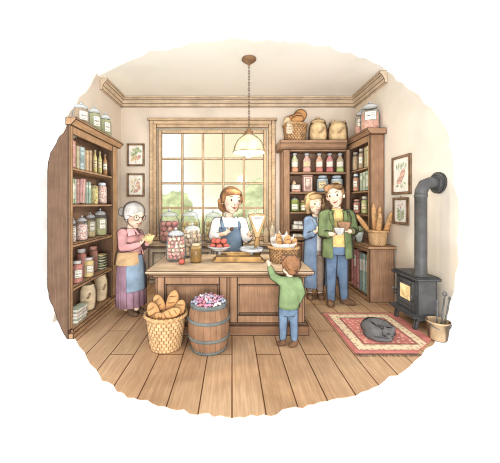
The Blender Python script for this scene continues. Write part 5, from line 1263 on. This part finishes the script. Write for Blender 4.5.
# ------------------------------------------------ the woman in blue
def lady():
    p = Person('blonde woman in a long blue coat leaning close to the man in green', 314.5, 4.34, (.25, -.97)); P, B, k = p.P, p.B, p.k; sh, F_ = p.r, p.f
    c = P(314.6, 203.2, -.02); R = 10.9 * k
    p.head(c, R, V((.12, -.98, -.12)), .12, wide=.82)
    B.cap(P(315.6, 212, .02), P(315.4, 219, .02), .05, .058)
    B.loft([(P(315.4, 218, .02), .08, .065), (P(315.2, 223, .02), .14, .09), (P(315, 238, .02), .13, .1), (P(315, 254, .02), .135, .11)], sh, F_)
    L0, L1, L2 = P(311, 252, .02), P(310.4, 274, .0), P(309.6, 296, .02); R0, R1, R2 = P(319.5, 252, .02), P(319.6, 274, 0), P(320, 295, .0)
    for q in ((L0, L1, L2), (R0, R1, R2)): B.chain(list(q), [.07, .052, .036])
    aS, aE, aW = P(308.2, 220.5, .0), P(306.8, 236, -.04), P(316.8, 231.2, -.20)
    bS, bE, bW = P(322.4, 221.5, .04), P(324, 236, .08), P(322, 246, .05)
    B.chain([aS, aE, aW], [.046, .04, .03]); B.chain([bS, bE, bW], [.046, .04, .03])
    hand(B, P(317.2, 231, -.25), P(322, 226.5, -.30) - P(317.2, 231, -.25), V((.5, .8, .0)), V((-.4, -.2, .9)), .115, .4)
    hand(B, P(322, 246, .05), V((0, -.1, -1)), V((-1, 0, 0)), V((0, -1, 0)), .11, .5)
    p.done(); p.face(mat('brow_blond', (178, 136, 86), .04, ink=0), .10, .066)
    HB = hairm('blond', (226, 184, 122)); m = M(); f, u, r = p.hf, p.hu, p.hr; ax = (r, f, u)
    m.ell(c + u * .22 * R - f * .24 * R, (.82 * R, .92 * R, .90 * R), ax, 24, 16)
    m.ell(c + u * .60 * R + f * .34 * R, (.66 * R, .50 * R, .36 * R), ax)
    for sg in (-1, 1): m.chain([c + r * sg * .64 * R + u * .35 * R + f * .12 * R, c + r * sg * .76 * R - u * .25 * R + f * .05 * R, c + r * sg * .66 * R - u * .80 * R - f * .02 * R], [.20 * R, .22 * R, .16 * R])
    m.ell(c - f * .45 * R - u * .45 * R, (.68 * R, .42 * R, .55 * R), ax); p.garment('hair', m, HB, .009)
    m = M(); m.loft([(P(315.4, 217, .02), .07, .06), (P(315.2, 222, .02), .14, .105), (P(315, 236, .02), .142, .115), (P(315, 250, .02), .145, .12)], sh, F_); p.garment('blouse', m, cloth('cream', (240, 234, 224), .04, 8))
    m = M(); m.loft([(P(315, 247, .02), .142, .115), (P(315, 254, .02), .15, .125)], sh, F_)
    for q in ((L0, L1, P(309.8, 289, .02)), (R0, R1, P(320, 289, 0))): m.chain(list(q), [.092, .074, .058])
    p.garment('trousers', m, cloth('taupe', (166, 142, 124), .08, 7))
    BL = cloth('blue_coat', (120, 146, 180), .08, 6)
    m = M(); m.loft([(P(315.4, 216.4, .02), .095, .08), (P(315.2, 219, .02), .15, .11), (P(315, 225, .02), .172, .135), (P(314.8, 238, .02), .168, .14), (P(314.4, 256, .02), .182, .155), (P(314, 272, .02), .192, .165), (P(313.8, 286, .02), .198, .172)], sh, F_, 40, 14, 296, .03)
    m.chain([P(310.2, 220, .0), aS, aE], [.07, .076, .066]); m.chain([aE, P(312.5, 234.2, -.16)], [.066, .050]); m.chain([P(320.6, 220, .03), bS, bE, bW], [.07, .074, .064, .05])
    p.garment('coat', m, BL)
    m = M(); n0 = P(315.4, 216.5, .02)
    for sg in (-1, 1): m.chain([n0 + sh * sg * .085 - F_ * .03 + V((0, 0, .01)), n0 + sh * sg * .08 + F_ * .10 - V((0, 0, .05)), n0 + sh * sg * .05 + F_ * .15 - V((0, 0, .16))], [.018, .028, .014], 10)
    p.garment('coat_collar', m, cloth('blue_collar', (152, 178, 206), .06, 7), .008)
    for a, b in (((309.6, 297, .03), (310.2, 297, -.14)), ((319.5, 294, .02), (322.5, 295, -.13))):
        h_ = P(*a); t_ = P(*b); h_.z = t_.z = 0; shoe(p, h_, t_, .042, (136, 98, 72))
lady()

# ------------------------------------------------ the boy
def boy():
    p = Person('small boy in a green sweater seen from behind, reaching up onto the counter', 288.5, 2.90, (-.22, .97)); P, B, k = p.P, p.B, p.k; sh, F_ = p.r, p.f
    c = P(289.4, 265.2, 0); R = 10.4 * k
    p.head(c, R, V((-.66, .74, .14)), 0)
    B.cap(P(289.6, 273, 0), P(289.6, 278, 0), .034, .04)
    B.loft([(P(289.6, 277, .0), .06, .045), (P(289.8, 282, 0), .085, .06), (P(289.6, 298, 0), .085, .065), (P(289, 306, 0), .085, .065), (P(288.6, 312, 0), .08, .065)], sh, F_)
    L0, L1, L2 = P(283.4, 310, 0), P(283.2, 324, -.0), P(282.8, 339, .0); R0, R1, R2 = P(293.2, 310, 0), P(293.8, 324, 0), P(294.4, 339, -.02)
    for q in ((L0, L1, L2), (R0, R1, R2)): B.chain(list(q), [.045, .036, .027])
    aS, aE, aW = P(281.5, 281.5, .0), P(273.2, 276.4, .06), P(269.3, 265.6, .10)
    bS, bE, bW = P(297.5, 281.5, .0), P(301.4, 292.5, -.02), P(298.6, 300.5, -.02)
    B.chain([aS, aE, aW], [.032, .028, .021]); B.chain([bS, bE, bW], [.032, .028, .021])
    hand(B, P(269.1, 265.2, .105), P(267.6, 260.5, .14) - P(269.1, 265.2, .105), V((.2, .9, -.3)), V((1, 0, .2)), .075, .35)
    hand(B, P(298.4, 300.8, -.02), P(295.8, 304, .03) - P(298.4, 300.8, -.02), V((-.6, .5, .3)), V((0, -.6, .4)), .07, .6)
    p.done(); p.face(mat('brow_boy', (140, 92, 58), .04, ink=0), .1, .07)
    HB = hairm('boy_brown', (176, 118, 74)); m = M(); f, u, r = p.hf, p.hu, p.hr; ax = (r, f, u)
    m.ell(c + u * .22 * R - f * .24 * R, (.93 * R, .92 * R, .88 * R), ax, 24, 16); m.ell(c - f * .46 * R - u * .30 * R, (.72 * R, .48 * R, .56 * R), ax)
    m.ell(c + u * .62 * R + f * .46 * R, (.66 * R, .42 * R, .30 * R), ax)
    for sg in (-1, 1): m.ell(c + r * sg * .76 * R + u * .26 * R + f * .05 * R, (.17 * R, .36 * R, .34 * R), ax)
    q = random.Random(2)
    for i in range(16):
        a = q.random() * 6.28; e = q.uniform(-.5, 1.3); d = r * (cos(a) * cos(e)) + u * sin(e) - f * abs(sin(a) * cos(e)); m.ell(c + u * .2 * R - f * .22 * R + d * R * .82, (.2 * R, .2 * R, .16 * R))
    p.garment('hair', m, HB, .007)
    m = M(); m.loft([(P(289.6, 275.8, 0), .052, .045), (P(289.6, 278, 0), .085, .065), (P(289.8, 283, 0), .112, .082), (P(289.6, 296, 0), .118, .09), (P(289.2, 304, 0), .120, .092), (P(289, 307.5, 0), .112, .086)], sh, F_)
    m.chain([P(284, 280.6, 0), aS, aE, P(270.2, 268, .09)], [.05, .052, .044, .033]); m.chain([P(295.6, 280.6, 0), bS, bE, bW], [.05, .052, .044, .034])
    p.garment('sweater', m, cloth('green_sweater', (124, 150, 98), .07, 9), .008)
    m = M(); m.loft([(P(289.0, 304.5, 0), .121, .094), (P(289.0, 307.2, 0), .118, .092)], sh, F_); p.garment('sweater_hem', m, cloth('green_hem', (106, 132, 82), .06, 9), .008, 2)
    m = M(); m.loft([(P(288.8, 305, 0), .096, .075), (P(288.6, 311, 0), .100, .08), (P(288.6, 314, 0), .094, .074)], sh, F_)
    for q in ((L0, L1, P(282.8, 338, 0)), (R0, R1, P(294.2, 338, -.02))): m.chain(list(q), [.056, .048, .040])
    p.garment('jeans', m, cloth('jeans_boy', (108, 136, 168), .08, 7), .008)
    for a, b in (((284.2, 341, -.03), (276.4, 341, -.03)), ((295.4, 342, -.04), (288.6, 342, -.07))):
        h_ = P(*a); t_ = P(*b); h_.z = t_.z = 0; shoe(p, h_, t_, .026, (116, 80, 54))
boy()

# ------------------------------------------------ the cat
def cat():
    d = 3.06; o = V((xat(379.5, d), d, .013)); t = thing('sleeping_cat', 'dark grey cat curled up asleep on the red rug', 'cat', o); m = M()
    CAT = mat('cat_fur', (104, 102, 102), .06, 18, ink=0, rim=(.46, .70), inkc=lin((30, 28, 30)), rough=.95, spec=.05)
    # spine curls round: haunch on the near side of the bookcase, back along the far side, head tucked in front
    pts = [(-.045, -.045, .062), (-.10, -.02, .072), (-.105, .05, .078), (-.05, .10, .082), (.03, .105, .08), (.095, .06, .072), (.11, .0, .062)]
    rad = [.055, .068, .075, .078, .072, .064, .055]
    m.chain([V(q) for q in pts], rad, 16); m.ell((0, .02, .05), (.13, .10, .055))
    m.ell((-.085, -.03, .052), (.062, .072, .052))                      # haunch
    hc = V((.070, -.062, .062)); m.ell(hc, (.066, .056, .052)); m.ell(hc + V((-.008, -.048, -.018)), (.034, .026, .024)); m.cap((.10, -.0, .06), hc, .052, .045)
    for sg in (-1, 1):
        b = hc + V((.040 * sg, -.004, .030)); m.chain([b, b + V((.012 * sg, -.002, .048))], [.026, .005], 8)
    m.chain([V((.10, -.03, .03)), V((.06, -.105, .022)), V((.0, -.115, .02))], [.032, .024, .020])   # fore paw
    m.chain([V((-.05, -.09, .022)), V((.0, -.1, .02))], [.028, .02])        # hind paw
    m.chain([V((-.145, .02, .03)), V((-.150, -.06, .024)), V((-.10, -.128, .022)), V((-.02, -.146, .02)), V((.05, -.140, .018))], [.028, .025, .023, .021, .014])   # tail
    obj('body', m, CAT, t, voxel=.007, smooth=3)
    for sg in (-1, 1):
        q = M(); a = hc + V((.028 * sg - .002, -.052, .008)); q.tube([a + V((-.015, .005, .003)), a + V((0, -.003, -.004)), a + V((.015, .005, .003))], .0045, 6); obj('closed_eye', q, mat('cat_line', (36, 34, 36), .02, ink=0), t)
    q = M(); q.ell(hc + V((-.008, -.074, -.010)), (.009, .005, .005)); obj('nose', q, mat('cat_line', (36, 34, 36), .02, ink=0), t)
cat()
# ================================================================== camera, sky, light
cam = bpy.data.cameras.new('camera'); co = bpy.data.objects.new('camera', cam); COL.objects.link(co)
co.location = (0, 0, EYE); co.rotation_euler = (pi / 2, 0, 0)
cam.sensor_width = 36; cam.lens = 36 * F / 500; cam.shift_x = (250 - CX) / 500; cam.shift_y = (HY - 231.5) / 500
cam.clip_start = .05
scene.camera = co
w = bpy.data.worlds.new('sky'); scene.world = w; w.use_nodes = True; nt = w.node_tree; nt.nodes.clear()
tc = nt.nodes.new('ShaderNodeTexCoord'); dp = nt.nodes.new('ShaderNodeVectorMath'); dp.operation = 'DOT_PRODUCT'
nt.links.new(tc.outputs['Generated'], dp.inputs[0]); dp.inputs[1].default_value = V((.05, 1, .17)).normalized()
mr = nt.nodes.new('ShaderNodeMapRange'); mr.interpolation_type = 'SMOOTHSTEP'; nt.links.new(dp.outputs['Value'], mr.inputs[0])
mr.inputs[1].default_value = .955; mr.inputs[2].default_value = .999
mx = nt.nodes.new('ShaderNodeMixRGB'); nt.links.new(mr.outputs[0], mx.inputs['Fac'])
mx.inputs['Color1'].default_value = (1, 1, 1, 1); mx.inputs['Color2'].default_value = (.74, .68, .46, 1)  # yellow lamp glow on the upper panes, painted into the sky colour
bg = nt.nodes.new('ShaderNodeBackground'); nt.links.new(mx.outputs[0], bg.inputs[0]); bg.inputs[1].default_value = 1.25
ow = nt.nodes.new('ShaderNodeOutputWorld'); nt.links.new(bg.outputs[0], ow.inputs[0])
def sun(name, d, e, ang, col):
    L = bpy.data.lights.new(name, 'SUN'); L.energy = e; L.angle = radians(ang); L.color = col
    o = bpy.data.objects.new(name, L); COL.objects.link(o); o.location = V(d) * -6 + V((0, 3, 2))
    o.rotation_euler = V(d).to_track_quat('-Z', 'Y').to_euler(); return o
sun('window_sun', (2.8, -2.4, -1.0), 1.3, 14, (1, .95, .85))
sun('front_daylight', (.75, 1.0, -.75), .35, 35, (1, .97, .92))
L = bpy.data.lights.new('ceiling_fill', 'AREA'); L.energy = 260; L.shape = 'RECTANGLE'; L.size = 3.0; L.size_y = 1.2; L.color = (1, .97, .93)  # added fill lamp behind the camera, brightens the ceiling and shelf fronts
o = bpy.data.objects.new('ceiling_fill', L); COL.objects.link(o); o.location = (.1, -1.9, .7); o.rotation_euler = V((0, 1, .62)).to_track_quat('-Z', 'Y').to_euler()
scene.view_settings.view_transform = 'Standard'; scene.view_settings.look = 'None'
scene.view_settings.exposure = 0.10; scene.view_settings.gamma = 1.0
scene.cycles.transparent_max_bounces = 32; scene.cycles.max_bounces = 8; scene.cycles.diffuse_bounces = 5
scene.cycles.use_denoising = True
scene.cycles.denoiser = 'OPENIMAGEDENOISE'
scene.cycles.denoising_input_passes = 'RGB_ALBEDO_NORMAL'
scene.cycles.denoising_prefilter = 'ACCURATE'
scene.cycles.filter_width = 1.1
